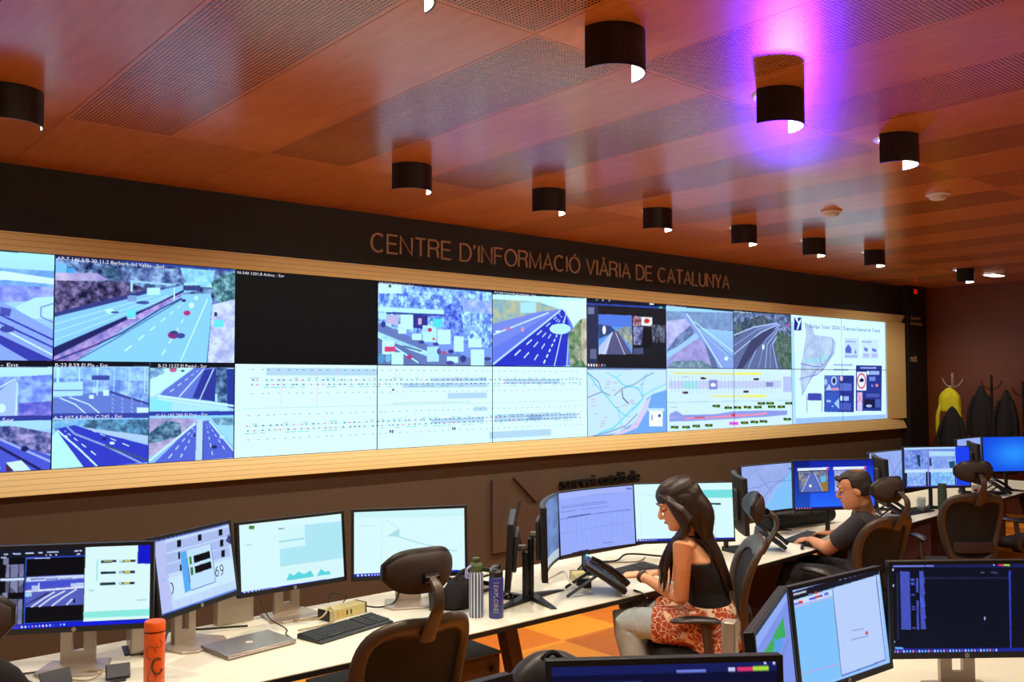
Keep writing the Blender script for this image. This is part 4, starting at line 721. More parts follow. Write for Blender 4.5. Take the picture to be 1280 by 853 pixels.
# --- pictures of the desk monitors
def taskbar(p, y0=.955, c=(20, 24, 120), n=12, x0=.03):
    W, H = p.w, p.h; yy = int(H*y0); p.a[yy:] = np.array(c)/255
    for i in range(n):
        x = int(W*(x0+i*.028)); cc = [(230, 240, 255), (90, 170, 255), (235, 120, 130), (140, 200, 255)][i % 4]; p.a[yy+1:H-1, x:x+max(2, W//90)] = np.array(cc)/255
    return p
def m1():
    p = Pic(220, 124, (10, 10, 16)).quad((-30, 172), (1160, 128), (1178, 752), (-20, 822))   # crop 6.4 scale (0,660)
    p.poly([(-30, 160), (655, 148), (655, 225), (-30, 240)], (22, 24, 42)); p.poly([(-30, 782), (660, 745), (1175, 722), (1180, 760), (-20, 825)], (20, 30, 215)); p.poly([(-30, 795), (200, 775), (200, 805), (-30, 825)], (60, 60, 190))
    for i in range(52): 
        y = 245+i*10.3; g = i % 27 < 5; x0 = 20 if g else 42
        if 17 > i > 14: continue
        p.line([(x0, y), (62 if g else 72, y-1)], 1.2, (160, 165, 215)); 
        if not g: p.line([(80, y-1), (140, y-3)], 1.2, (160, 165, 215)); p.line([(146, y-4), (182, y-6)], 1.2, (150, 155, 205))
    p.poly([(0, 404), (186, 396), (186, 416), (0, 424)], (210, 225, 255))
    for x0, x1, y in ((20, 55, 210), (92, 155, 205), (190, 255, 199), (290, 325, 197), (358, 448, 191), (570, 602, 182), (610, 628, 179), (590, 615, 207), (0, 45, 235), (200, 385, 238), (350, 358, 216), (378, 392, 215), (424, 436, 213)): p.line([(x0, y), (x1, y-2)], 2, (200, 215, 255))
    p.poly([(192, 235), (200, 235), (205, 765), (196, 766)], (50, 90, 230)); p.poly([(195, 232), (655, 215), (655, 222), (195, 240)], (50, 80, 220)); p.poly([(195, 762), (658, 735), (658, 741), (195, 769)], (50, 80, 220))
    p.poly([(205, 388), (656, 365), (656, 610), (205, 634)], (85, 95, 190)); p.poly([(205, 395), (656, 370), (656, 400), (205, 430)], (205, 220, 250)); 
    for a, b in ((238, 345), (352, 455), (462, 565), (572, 656)): p.poly([(a, 400), (b, 394), (b, 410), (a, 418)], (130, 145, 215))
    p.poly([(205, 430), (656, 402), (656, 450), (205, 485)], (70, 80, 205)); p.poly([(550, 440), (656, 432), (656, 462), (555, 470)], (185, 205, 245)); p.poly([(200, 500), (656, 462), (656, 475), (200, 515)], (225, 235, 255)); p.poly([(250, 460), (300, 456), (300, 502), (250, 506)], (180, 200, 245)); p.poly([(200, 515), (250, 513), (250, 545), (200, 550)], (160, 210, 235)); p.line([(303, 435), (306, 500)], 2, (210, 225, 250))
    p.poly([(205, 620), (320, 560), (400, 515), (370, 512), (205, 610)], (50, 55, 110))
    for a in ([(250, 632), (340, 565), (430, 508)], [(310, 630), (400, 560), (510, 500)], [(410, 622), (500, 550), (600, 485)], [(525, 612), (570, 565)]): p.line(a, 2.2, (220, 230, 255))
    p.ell(583, 580, 9, 18, (20, 20, 50))
    p.poly([(656, 148), (1160, 128), (1175, 718), (662, 745)], (218, 250, 252)); p.poly([(1060, 128), (1160, 126), (1164, 280), (1063, 283)], (20, 24, 200)); p.poly([(660, 668), (1172, 642), (1174, 695), (662, 718)], (140, 235, 225)); p.line([(752, 250), (754, 420)], 1.5, (140, 220, 225)); p.line([(695, 498), (735, 496)], 2, (150, 220, 220)); p.line([(1070, 573), (1145, 570)], 2, (150, 225, 220))
    for y, k in ((262, 1), (352, 0), (440, 0)):
        p.poly([(780, y-6), (898, y-10), (900, y+8), (780, y+14)], (25, 20, 70) if k else (15, 45, 60)); p.poly([(925, y-10), (1045, y-15), (1046, y+4), (926, y+8)], (40, 20, 80)); p.rect(960, y-13, 1010, y+4, (190, 200, 90)); p.rect(926, y-9, 950, y+5, (190, 225, 250))
        if k: p.rect(800, y-8, 870, y+5, (150, 165, 110))
    for i, c in enumerate(((240, 240, 255), (230, 240, 255), (60, 150, 230), (230, 120, 150), (130, 190, 255), (230, 170, 190), (240, 245, 255), (210, 225, 255), (180, 210, 255), (50, 90, 230), (60, 60, 120), (80, 180, 255), (190, 230, 255))): p.ell(183+i*27.5, 793-i*1.9, 7, 9, c)
    return p
def m2():
    p = Pic(190, 118, (195, 220, 252)).quad((228, 245), (888, 105), (955, 690), (290, 870))
    p.poly([(228, 245), (888, 105), (890, 118), (232, 262)], (90, 110, 200)); p.dash((250, 245), (640, 160), 14, 2.5, (30, 40, 120), .5)
    p.poly([(230, 265), (325, 250), (390, 850), (290, 870)], (185, 195, 245))
    for y in (0, 92, 180): p.poly([(330, 270+y), (890, 140+y*.95), (897, 215+y*.95), (340, 345+y)], (172, 190, 240))
    for x, y, w, h in ((448, 272, 17, 30), (627, 226, 16, 28), (813, 183, 17, 28), (822, 275, 15, 30), (833, 366, 16, 30), (447, 372, 8, 30), (460, 474, 8, 28)): p.poly([(x-w, y-h+4), (x+w, y-h-2), (x+w, y+h-4), (x-w, y+h+2)], (10, 10, 20))
    p.poly([(860, 260), (885, 200), (903, 225), (908, 290)], (60, 66, 120)); p.poly([(350, 560), (480, 530), (930, 400), (945, 600), (400, 745)], (205, 235, 255))
    p.poly([(455, 345), (725, 280), (762, 605), (490, 690)], (195, 228, 255)); p.poly([(455, 345), (510, 335), (545, 665), (492, 688)], (90, 170, 245)); p.line([(515, 400), (538, 605)], 1.4, (30, 40, 80)); p.line([(725, 280), (762, 605), (545, 668)], 1.5, (90, 130, 200))
    for a in ([(568, 380), (712, 340), (720, 400), (576, 440)], [(578, 468), (722, 428), (730, 486), (586, 528)]): p.poly(a, (8, 8, 14))
    p.poly([(530, 388), (552, 382), (558, 445), (536, 452)], (60, 150, 50)); p.poly([(541, 478), (563, 472), (568, 535), (547, 541)], (50, 120, 50)); 
    for x in (430, 540, 660, 760, 850): p.line([(x, 745-(x-430)*.26), (x+8, 830-(x-430)*.26)], 1, (170, 195, 240))
    K = (12, 14, 30)
    p.line([(776+14*math.cos(t), 532+26*math.sin(t)) for t in np.linspace(0, 2*PI, 16)], 1.6, K); p.line([(764, 535), (766, 505), (774, 484), (786, 478)], 1.6, K)
    p.line([(818+14*math.cos(t), 488+24*math.sin(t)) for t in np.linspace(0, 2*PI, 16)], 1.6, K); p.line([(832, 488), (830, 518), (824, 540), (810, 548)], 1.6, K)
    p.line([(370, 595), (384, 605), (394, 640), (390, 675), (378, 690)], 1.9, K)
    p.line([(300, 575), (318, 570)], 2, (120, 190, 220)); p.poly([(288, 852), (952, 672), (956, 690), (290, 872)], (90, 130, 220)); p.line([(300, 862), (600, 785)], 2, (40, 50, 150))
    return p
def m3():
    p = Pic(200, 122, (216, 250, 254)).quad((70, 132), (533, 80), (550, 352), (85, 432))
    p.poly([(255, 142), (540, 112), (550, 270), (262, 312)], (175, 232, 245)); p.poly([(253, 142), (370, 128), (374, 220), (258, 235)], (210, 248, 252)); p.line([(256, 204), (370, 188)], 1.5, (90, 200, 215)); p.rect(118, 135, 142, 150, (60, 130, 60)); p.line([(105, 220), (132, 217)], 1.5, (140, 215, 220)); p.line([(253, 148), (278, 146)], 1.8, (90, 130, 130))
    p.poly([(262, 314), (548, 272), (550, 350), (265, 390)], (214, 248, 252)); p.poly([(290, 372), (305, 338), (322, 350), (345, 332), (370, 342), (400, 326), (415, 352)], (90, 215, 225)); p.poly([(428, 350), (445, 318), (465, 332), (480, 326), (492, 340)], (90, 215, 225))
    p.poly([(85, 425), (550, 350), (551, 362), (85, 438)], (20, 25, 215)); p.dash((88, 430), (265, 400), 14, 3, (225, 240, 255), .5); return p
def m4():
    p = Pic(200, 118, (218, 251, 254)).quad((592, 80), (1092, 60), (1098, 335), (600, 365))
    p.line([(720, 95), (722, 350)], 1, (190, 240, 245)); p.poly([(745, 185), (800, 150), (802, 188)], (170, 225, 232)); p.line([(790, 185), (880, 212), (960, 230), (1060, 250)], 2, (165, 225, 232)); p.line([(740, 115), (790, 145), (800, 190)], 1, (180, 225, 232)); p.line([(612, 143), (690, 140)], 1.5, (190, 232, 240)); p.poly([(592, 80), (1092, 60), (1092, 98), (592, 104)], (205, 246, 250))
    p.poly([(600, 350), (1098, 328), (1098, 340), (600, 366)], (20, 40, 190)); p.dash((605, 357), (730, 352), 10, 3, (230, 240, 255), .5); return p
def m6():
    p = Pic(90, 120, (112, 142, 200)); H = p.h; n = p.noise(4)[..., None]; p.a = p.a*(1-n*.25); p.quad((0, 0), (100, 0), (100, 100), (0, 100))
    p.line([(10, 8), (45, 6), (45, 40), (10, 42)], 1.2, (90, 120, 190)); p.rect(15, 48, 38, 56, (80, 110, 170)); p.rect(55, 20, 58, 34, (90, 120, 190)); p.rect(0, 86, 100, 100, (185, 200, 215)); return p
def m7():
    p = Pic(220, 128, (152, 172, 252)).quad((597, 278), (1188, 208), (1200, 655), (607, 772))
    p.poly([(597, 278), (1188, 208), (1190, 250), (598, 330)], (165, 182, 252)); 
    for x0, x1, y in ((625, 1010, 385), (630, 1010, 398), (610, 760, 430), (800, 1010, 405)): p.line([(x0, y), (x1, y-(x1-x0)*.13)], 1.1, (110, 120, 205))
    p.line([(608, 485), (1170, 395)], 1.1, (90, 100, 190)); p.line([(680, 468), (880, 435)], 1.6, (70, 76, 150)); p.line([(608, 600), (1180, 490)], .8, (130, 145, 235))
    for x in range(640, 1160, 40): p.line([(x, 480-(x-640)*.15), (x+6, 700-(x-640)*.18)], .8, (135, 155, 245))
    for x in range(870, 1060, 24): p.line([(x, 292-(x-870)*.1), (x+14, 288-(x-870)*.1)], 3, (140, 150, 225), .7)
    p.rect(1145, 228, 1180, 242, (110, 120, 200)); p.poly([(970, 658), (1045, 648), (1045, 655), (970, 665)], (120, 130, 220)); p.poly([(720, 742), (860, 712), (860, 725), (720, 756)], (40, 40, 110)); return p
def m8():
    p = Pic(220, 124, (216, 251, 254)).quad((148, 85), (545, 72), (553, 295), (152, 318))   # crop 3.123 scale (740,580)
    p.poly([(400, 105), (547, 100), (548, 132), (400, 136)], (120, 225, 225)); p.rect(440, 154, 502, 161, (20, 60, 80)); p.line([(480, 165), (482, 280)], 1, (170, 230, 240)); p.line([(152, 130), (300, 125)], .8, (180, 235, 240)); p.poly([(152, 306), (553, 288), (553, 296), (152, 318)], (30, 40, 170)); p.dash((158, 311), (250, 306), 10, 3, (220, 235, 255), .5); p.line([(185, 200), (185, 290)], .8, (190, 240, 245)); return p
def m10(seed=0):
    p = Pic(150, 90, (150, 195, 250)).quad((115, 122), (422, 88), (428, 368), (130, 390))
    p.poly([(115, 122), (422, 88), (425, 170), (330, 230), (260, 340), (130, 380)], (160, 180, 240), c2=(150, 170, 235), ns=6); p.poly([(422, 90), (428, 368), (250, 390), (300, 290), (360, 220)], (130, 195, 252))
    for a in ([(160, 370), (240, 310), (300, 240), (380, 180), (420, 120)], [(130, 250), (220, 240), (290, 210), (420, 200)], [(200, 130), (260, 220), (300, 270)]): p.line(a, 1, (100, 130, 210))
    p.rect(395, 122, 412, 134, (70, 130, 200)); return p
def m11():
    p = Pic(200, 112, (30, 60, 235)).quad((438, 85), (908, 65), (912, 345), (440, 360)); n = np.linspace(0, 1, p.h)[:, None, None]; p.a[:] = np.array((22, 44, 205))/255*(1-n)+np.array((40, 110, 255))/255*n; p.a[:, :40] *= .75; p.a[:15] *= .8
    p.poly([(460, 125), (645, 118), (645, 262), (465, 268)], (40, 40, 90)); p.poly([(460, 125), (645, 116), (645, 132), (460, 140)], (225, 240, 255)); p.rect(632, 118, 645, 132, (230, 60, 130)); p.poly([(466, 145), (640, 138), (640, 255), (470, 262)], (70, 90, 170), c2=(170, 160, 130), ns=14); p.poly([(480, 262), (520, 170), (560, 150), (640, 255)], (90, 110, 190)); p.line([(485, 258), (530, 165)], 1.4, (215, 225, 250)); p.line([(560, 150), (610, 255)], 1.4, (215, 225, 250)); p.rect(598, 170, 625, 205, (90, 190, 240)); p.ell(535, 225, 8, 8, (240, 245, 255)); p.poly([(590, 205), (640, 200), (640, 255), (610, 255)], (150, 120, 60))
    p.poly([(672, 118), (865, 110), (865, 255), (678, 262)], (60, 80, 160)); p.poly([(672, 115), (865, 107), (865, 122), (672, 132)], (225, 240, 255)); p.rect(852, 108, 865, 122, (230, 60, 130)); p.poly([(678, 135), (862, 127), (862, 250), (680, 258)], (130, 150, 220), c2=(200, 190, 230), ns=16); p.rect(715, 235, 735, 252, (60, 170, 90))
    p.poly([(440, 350), (912, 336), (912, 346), (440, 362)], (30, 30, 130)); 
    for i in range(6): p.rect(448+i*16, 350, 456+i*16, 358, (230, 130, 110))
    return p
def m13():
    p = Pic(90, 60, (150, 175, 240)); p.quad((0, 0), (100, 0), (100, 100), (0, 100)); p.poly([(50, 100), (100, 40), (100, 100)], (120, 160, 240)); p.line([(40, 90), (70, 60), (90, 30), (100, 10)], 1, (100, 120, 200)); p.line([(60, 10), (75, 60), (95, 90)], .8, (100, 120, 200)); return p
def m14():
    p = Pic(180, 104, (180, 215, 252)).quad((175, 620), (690, 590), (690, 850), (185, 880))    # crop 6.094 scale (1100,460)
    p.poly([(178, 635), (580, 610), (580, 745), (185, 765)], (110, 140, 225)); p.poly([(185, 640), (375, 632), (370, 750), (190, 760)], (150, 175, 240), c2=(90, 120, 220), ns=14); p.poly([(280, 665), (305, 665), (310, 745), (290, 730)], (20, 70, 80)); p.poly([(378, 640), (578, 632), (578, 745), (380, 750)], (160, 190, 245), c2=(120, 150, 235), ns=8); p.poly([(378, 635), (578, 628), (578, 660), (380, 668)], (175, 220, 250)); p.poly([(530, 700), (578, 690), (578, 738), (540, 740)], (30, 80, 110)); p.poly([(380, 680), (395, 680), (400, 730), (382, 735)], (40, 60, 110))
    p.poly([(180, 765), (580, 742), (580, 765), (182, 785)], (195, 225, 255)); p.poly([(185, 785), (365, 775), (365, 880), (190, 885)], (170, 205, 250), c2=(110, 150, 235), ns=24); p.poly([(385, 775), (578, 765), (578, 880), (390, 885)], (150, 215, 250), c2=(110, 160, 240), ns=20); p.rect(185, 785, 203, 885, (20, 22, 50)); p.rect(352, 772, 390, 885, (20, 22, 50)); p.rect(366, 620, 376, 885, (130, 130, 225)); p.rect(575, 765, 583, 870, (20, 22, 50)); p.poly([(583, 598), (690, 590), (692, 880), (585, 885)], (30, 66, 240)); p.poly([(183, 872), (690, 840), (690, 855), (185, 885)], (60, 60, 160)); return p
def m17():
    p = Pic(160, 90, (30, 100, 250)); X, Y = np.meshgrid(np.linspace(0, 1, p.w), np.linspace(0, 1, p.h)); t = np.exp(-((X-.55)**2+(Y-.5)**2)*5)[..., None]; p.a = np.array((20, 66, 225))/255*(1-t)+np.array((40, 145, 255))/255*t; return p
def f1():
    p = Pic(150, 100, (120, 140, 225)).quad((70, 575), (350, 232), (485, 851), (150, 1150))   # crop 6.4 scale (920,720)
    p.poly([(70, 575), (350, 232), (360, 280), (75, 640)], (140, 165, 240)); p.poly([(90, 680), (200, 550), (225, 515), (310, 400), (335, 505), (240, 545), (160, 705), (100, 760)], (40, 165, 60)); p.poly([(150, 720), (225, 600), (210, 540), (235, 545), (240, 560), (290, 515), (300, 555), (200, 700), (170, 760)], (70, 150, 225)); 
    for i in range(8): p.line([(170+i*22, 760-i*30), (280+i*14, 690-i*26)], .8, (100, 115, 190))
    return p
def f2():
    p = Pic(200, 124, (150, 200, 250)).quad((452, 190), (1125, 30), (1215, 600), (548, 930))
    p.poly([(452, 185), (780, 95), (1098, 0), (1125, 25), (1125, 60), (790, 160), (460, 265)], (26, 26, 40)); p.poly([(452, 190), (780, 95), (782, 110), (454, 208)], (160, 185, 250)); p.poly([(785, 90), (1050, 12), (1054, 20), (788, 100)], (160, 185, 250)); p.line([(468, 225), (580, 192)], 2.4, (190, 195, 220)); p.line([(600, 215), (635, 208)], 2, (120, 130, 180)); p.ell(662, 198, 14, 9, (200, 60, 40)); p.dash((820, 110), (1040, 50), 8, 2, (110, 120, 170), .5); p.poly([(1050, 30), (1095, 18), (1098, 38), (1054, 48)], (50, 90, 210))
    p.poly([(462, 268), (790, 170), (790, 210), (466, 300)], (205, 222, 250)); p.poly([(468, 285), (545, 262), (548, 278), (470, 298)], (110, 120, 230)); p.poly([(514, 268), (552, 258), (554, 274), (516, 285)], (225, 50, 50)); p.poly([(605, 240), (715, 208), (717, 220), (607, 254)], (60, 70, 220)); p.poly([(650, 225), (700, 212), (702, 224), (652, 238)], (190, 60, 60)); p.poly([(727, 195), (762, 186), (763, 204), (729, 214)], (90, 110, 235)); p.line([(470, 318), (790, 215)], 1, (220, 170, 215))
    p.poly([(467, 322), (792, 220), (872, 745), (548, 930)], (130, 195, 252)); p.line([(560, 780), (856, 660)], 1.2, (190, 165, 225)); p.poly([(792, 165), (1122, 60), (1190, 590), (872, 745)], (185, 208, 252)); p.line([(792, 165), (872, 745)], 1, (40, 50, 90)); p.line([(1105, 68), (1185, 585), (875, 742)], 1.6, (60, 90, 190))
    p.line([(945, 430), (1025, 405)], 1.4, (150, 160, 210)); p.line([(938, 490), (1060, 450)], 1.4, (140, 155, 220)); p.ell(1050, 432, 11, 12, (200, 90, 120)); p.poly([(700, 850), (1215, 595), (1216, 612), (700, 880)], (120, 150, 240)); p.dash((740, 838), (1120, 672), 22, 3, (40, 40, 90), .5); return p
def f3():
    p = Pic(220, 132, (16, 17, 34)).quad((65, 135), (1120, 75), (1150, 610), (115, 668))    # crop 5.233 scale (1100,690)
    p.poly([(65, 128), (1120, 70), (1120, 100), (65, 150)], (26, 34, 90)); p.line([(78, 143), (308, 130)], 2.5, (110, 125, 225)); p.line([(315, 129), (375, 126)], 3, (110, 125, 225)); p.rect(678, 85, 703, 98, (70, 90, 235)); p.rect(850, 92, 888, 104, (225, 50, 110)); p.rect(888, 88, 932, 102, (170, 220, 60)); p.ell(815, 100, 6, 4, (200, 210, 250))
    p.line([(110, 180), (140, 585)], 2.2, (38, 42, 76)); p.poly([(300, 200), (930, 170), (930, 180), (300, 212)], (30, 34, 66))
    for i in range(44):
        y = 176+i*8; x = 130+i*.68; p.line([(x, y), (x+70, y-1)], 1.5, (82, 100, 225)); p.line([(270+i*.7, y-8), (300+i*.7+(i*37 % 9), y-9)], 1.6, (82, 100, 225))
        if 4 < i < 16 or i > 21: p.line([(246+i*.6, y-4), (262+i*.6, y-5)], 1.5, (82, 100, 225))
        if i in (5, 6, 8, 9, 17, 26, 28, 42): p.line([(208+i*.7, y), (234+i*.7, y-1)], 1.5, (82, 100, 225))
    for x, y in ((78, 165), (86, 262), (112, 600)): p.ell(x, y, 6, 8, (190, 210, 255))
    p.rect(720, 146, 748, 155, (70, 78, 130)); p.rect(795, 142, 845, 152, (60, 66, 110)); p.ell(758, 430, 5, 12, (180, 185, 240)); p.poly([(925, 130), (940, 128), (955, 600), (945, 602)], (50, 66, 190))
    p.poly([(112, 640), (1148, 590), (1150, 612), (116, 670)], (30, 40, 150)); p.rect(122, 630, 180, 642, (100, 170, 250))
    for i in range(34): p.ell(120+i*22, 658-i*1.25, 6, 8, [(110, 200, 255), (90, 90, 200), (140, 190, 250), (235, 150, 160), (200, 225, 255)][(i*3) % 5])
    return p
def f0():
    p = Pic(200, 120, (14, 16, 50)).quad((0, 0), (100, 0), (100, 100), (0, 100)); p.rect(0, 0, 100, 7, (24, 30, 90)); p.rect(55, 5, 68, 7, (110, 125, 215)); p.rect(78, 4, 81, 7, (190, 200, 240)); p.rect(82, 4, 89, 7, (225, 50, 110)); p.rect(89, 3.6, 96, 7, (170, 220, 60)); p.rect(94, 1, 95, 2.4, (200, 210, 250)); p.rect(98, 1, 99, 3, (200, 210, 250)); p.rect(5, 12, 40, 90, (40, 50, 120)); return p
mon('leftmost flat monitor, half black software window and half pale window with sign panels', (1.01, 3.90, 1.068), -29.5, -.5, .60, .35, m1())
mon('tilted flat monitor showing big black digits and black bars on pale blue', (1.515, 3.92, 1.075), 28.8, 9.4, .51, .345, m2())
mon('flat monitor with a pale turquoise chart and small hill shapes, behind the laptop', (2.05, 4.07, 1.052), .1, 6.3, .575, .352, m3())
mon('flat almost white monitor behind the headrest of the nearest chair', (2.612, 3.885, 1.059), -26, 4, .60, .36, m4())
mon('slim switched-off monitor seen almost edge-on beside the two bottles', (3.05, 3.62, 1.015), -132, 3, .54, .335, None, 'vee', group='slim black monitors')
G = 'curved black monitors'
mon('curved monitor seen at a steep angle, screen dim blue-grey, left of the lilac spreadsheet', (3.235, 3.515, 1.075), 41, 1, .60, .37, m6(), 'vee', bend=.03, group=G)
mon('curved monitor with a lilac spreadsheet behind the desk telephone', (3.79, 3.71, 1.077), -1.5, 3, .62, .37, m7(), 'vee', bend=.03, group=G)
mon('near-white monitor with a turquoise stripe behind the woman', (4.423, 3.568, 1.073), -32, 4, .66, .37, m8(), 'vee', bend=.012, group=G)
mon('dark monitor back between the white screen behind the woman and the pale map screen', (5.11, 3.64, 1.07), 43, 2, .56, .37, m10(), 'vee', bend=.02, group=G)
mon('monitor with a pale blue coast map left of the blue desktop', (5.90, 3.948, 1.069), -5, 3.6, .62, .37, m10(), 'vee', bend=.02, group=G)
mon('monitor with a royal blue desktop and two road pictures in front of the man', (6.114, 3.521, 1.118), -29, 1.3, .66, .37, m11(), 'vee', bend=.012, group=G)
mon('dark monitor back directly right of the royal blue desktop', (7.03, 3.64, 1.08), 37, 2, .58, .37, m10(), 'vee', bend=.02, group=G)
mon('monitor with a pale lilac map left of the grid of four pictures', (7.583, 3.87, 1.087), -1.3, 2.3, .60, .36, m13(), 'vee', bend=.02, group=G)
mon('monitor with a grid of four pale camera pictures behind the empty high-backed chair', (8.015, 3.623, 1.115), -29.6, .8, .66, .37, m14(), 'vee', bend=.012, group=G)
mon('dark monitor back left of the plain pale lilac screen at the far right', (8.70, 3.59, 1.12), 32, 2, .52, .37, m10(), 'vee', bend=.02, group=G)
mon('plain pale lilac screen left of the glowing blue one at the far right', (9.362, 3.903, 1.118), -.7, 2.3, .60, .37, m13(), 'vee', bend=.02, group=G)
mon('glowing bright blue monitor at the right edge of the picture', (9.856, 3.69, 1.123), -32, 2.3, .66, .37, m17(), 'vee', bend=.012, group=G)
H = 'foreground monitors'
mon('foreground monitor with a pale blue page and black header, right of the green diagram', (2.961, 1.678, 1.016), -3.6, 6.3, .56, .37, f2(), group=H)
mon('foreground monitor with a dark code list and blue taskbar at the lower right', (3.443, 1.463, 1.047), -38.2, 1, .57, .355, f3(), group=H)
F1M = mon('foreground monitor turned sideways showing a green and blue diagram', (2.33, 1.53, 1.04), 24.3, 5, .60, .37, f1(), group=H, back='champagne')
mon('dark monitor whose top edge runs along the bottom of the picture, with a pink-green tag', (1.63, 1.369, 1.078), -36, 2, .56, .35, f0(), group=H)

_o = Vector((2.46, 1.79, 0))-F1M.location; _a = -F1M.rotation_euler.z; _q = (_o.x*math.cos(_a)-_o.y*math.sin(_a), _o.x*math.sin(_a)+_o.y*math.cos(_a))
MB().rings([[Vector((_q[0]+.030*x, _q[1]+.018*y, z)) for x, y in ((-1, -1), (1, -1), (1, 1), (.5, 1.6), (-.5, 1.6), (-1, 1))] for z in (.0, .37)]).obj('stand_column', 'champagne', F1M, bevel=.004)
# ================================================================ CHAIRS (local: faces +Y, origin on the floor under the seat)
def sym(pts): return pts+[(-x, z) for x, z in pts[::-1] if x > 1e-6]
def resample(poly, n):
    P = [Vector((a, b, 0)) for a, b in poly]; P.append(P[0]); P = spline(P, 10); L = [0]
    for i in range(1, len(P)): L.append(L[-1]+(P[i]-P[i-1]).length)
    out = []; j = 0
    for k in range(n):
        t = L[-1]*k/n
        while L[j+1] < t: j += 1
        out.append(P[j].lerp(P[j+1], (t-L[j])/max(L[j+1]-L[j], 1e-9)))
    return [(p.x, p.y) for p in out]
def back_y(z): return -.25-.10*((z-.68)/.35)**2*(1 if z > .68 else -.15)+.0
def make_chair():
    t = thing('office_chair', None, 'chair')
    outer = resample(sym([(0, 1.045), (.10, 1.05), (.19, 1.02), (.235, .95), (.245, .84), (.225, .72), (.19, .60), (.15, .50), (.08, .455), (0, .45)]), 64)
    inner = resample(sym([(0, .955), (.09, .975), (.155, .965), (.188, .92), (.190, .82), (.165, .70), (.125, .60), (.07, .565), (0, .56)]), 64)
    # align starts
    mid = [((a[0]*.5+b[0]*.5), (a[1]*.5+b[1]*.5)) for a, b in zip(outer, inner)]
    m = MB(); rings = []
    for (ox, oz), (ix, iz), (mx, mz) in zip(outer, inner, mid):
        r = []
        for (x, z, d) in ((ox, oz, -.004), ((ox+mx)/2, (oz+mz)/2, -.022), (mx, mz, -.027), ((ix+mx)/2, (iz+mz)/2, -.022), (ix, iz, -.004), (ix, iz, .008), (mx, mz, .014), (ox, oz, .008)):
            r.append(Vector((x, back_y(z)+d-.05*(abs(x)/.24)**2*0+.045*(x/.24)**2, z)))
        rings.append(r)
    m.rings(rings, closed=True).obj('back_frame', 'chair_frame', t, smooth=R(70))
    g = MB(); vs = []; n = len(inner)
    for k in (1, .8, .6, .4, .2):
        for x, z in inner: x2, z2 = x*k*1.01, .77+(z-.77)*k*1.01; vs.append((x2, back_y(z2)+.045*(x2/.24)**2, z2))
    fs = [(a*n+k, a*n+(k+1) % n, (a+1)*n+(k+1) % n, (a+1)*n+k) for a in range(4) for k in range(n)]+[tuple(4*n+k for k in range(n))]
    g.add(vs, fs).obj('back_mesh', 'matte_black', t)
    MB().rings([[Vector((x, back_y(.64)-.030+.045*(x/.24)**2+dy, z)) for dy, z in ((-.006, .60), (-.014, .64), (-.006, .68), (.008, .68), (.008, .60))] for x in [(-.15+.3*i/10) for i in range(11)]]).obj('lumbar_band', 'chair_pad', t)
    # headrest bracket and pad
    MB().tube(spline([(0, back_y(.98)-.03, .965), (0, back_y(1.02)-.045, 1.03), (0, -.43, 1.10), (0, -.425, 1.16), (0, -.37, 1.195)], 5), [.034-.0009*i for i in range(21)], 10, ry=.014).obj('headrest_bracket', 'chair_frame', t)
    MB().tube([(-.03, -.375, 1.19), (.03, -.375, 1.19)], .018, 12).obj('pivot', 'gloss_black', t)
    def pad(y0, rz, ry, sc_, n=15):
        m = MB(); rings = []
        for i in range(n+1):
            u = -1+2*i/n; k = max(.12, (1-abs(u)**3.2))**.5; x = u*.148*sc_; c = y0+.055*u*u
            rings.append([Vector((x, c+ry*k*math.cos(a)+.02*math.sin(a)**2*0, 1.20+.01+rz*k*math.sin(a)*sc_)) for a in [2*PI*q/18 for q in range(18)]])
        return m.rings(rings)
    pad(-.335, .083, .026, 1).obj('headrest_pad', 'chair_leather', t); pad(-.352, .072, .020, .93).obj('headrest_shell', 'chair_pad', t)
    # seat
    m = MB(); rings = []
    for k, z, in ((.86, .415), (.97, .425), (1, .45), (.99, .475), (.93, .492), (.80, .498)):
        rings.append([Vector((.245*k*math.copysign(abs(math.cos(a))**.55, math.cos(a)), .02+.235*k*math.copysign(abs(math.sin(a))**.55, math.sin(a)), z-(.02 if math.sin(a) > .8 else 0))) for a in [2*PI*q/36 for q in range(36)]])
    m.rings(rings).obj('seat', 'matte_black', t, smooth=R(60))
    MB().box(-.10, .10, -.14, .12, .36, .415).obj('tilt_mechanism', 'black_plastic', t, bevel=.02)
    MB().tube(spline([(0, -.10, .39), (0, -.20, .40), (0, -.265, .46), (0, -.275, .56)], 5), .04, 10, ry=.02).obj('back_spine', 'chair_frame', t)
    for s in (-1, 1):
        MB().tube(spline([(s*.12, -.05, .40), (s*.26, -.05, .42), (s*.285, -.04, .52), (s*.285, -.02, .655)], 5), .024, 8, ry=.017).obj('arm_support', 'chair_frame', t)
        mm = MB(); rr = []
        for i in range(11):
            u = -1+.2*i; k = max(.15, 1-abs(u)**3)**.5; rr.append([Vector((s*.285+.042*k*math.cos(a), .02+u*.135, .675+.018*k*math.sin(a)-.012*u*u)) for a in [2*PI*q/14 for q in range(14)]])
        mm.rings(rr).obj('armrest', 'chair_leather', t)
    MB().lathe([(.03, .10), (.03, .24), (.022, .245), (.022, .37)], n=18).obj('gas_lift', 'black_plastic', t)
    b = MB().lathe([(.045, .075), (.05, .12), (.03, .125)], n=18).obj('base_hub', 'black_plastic', t)
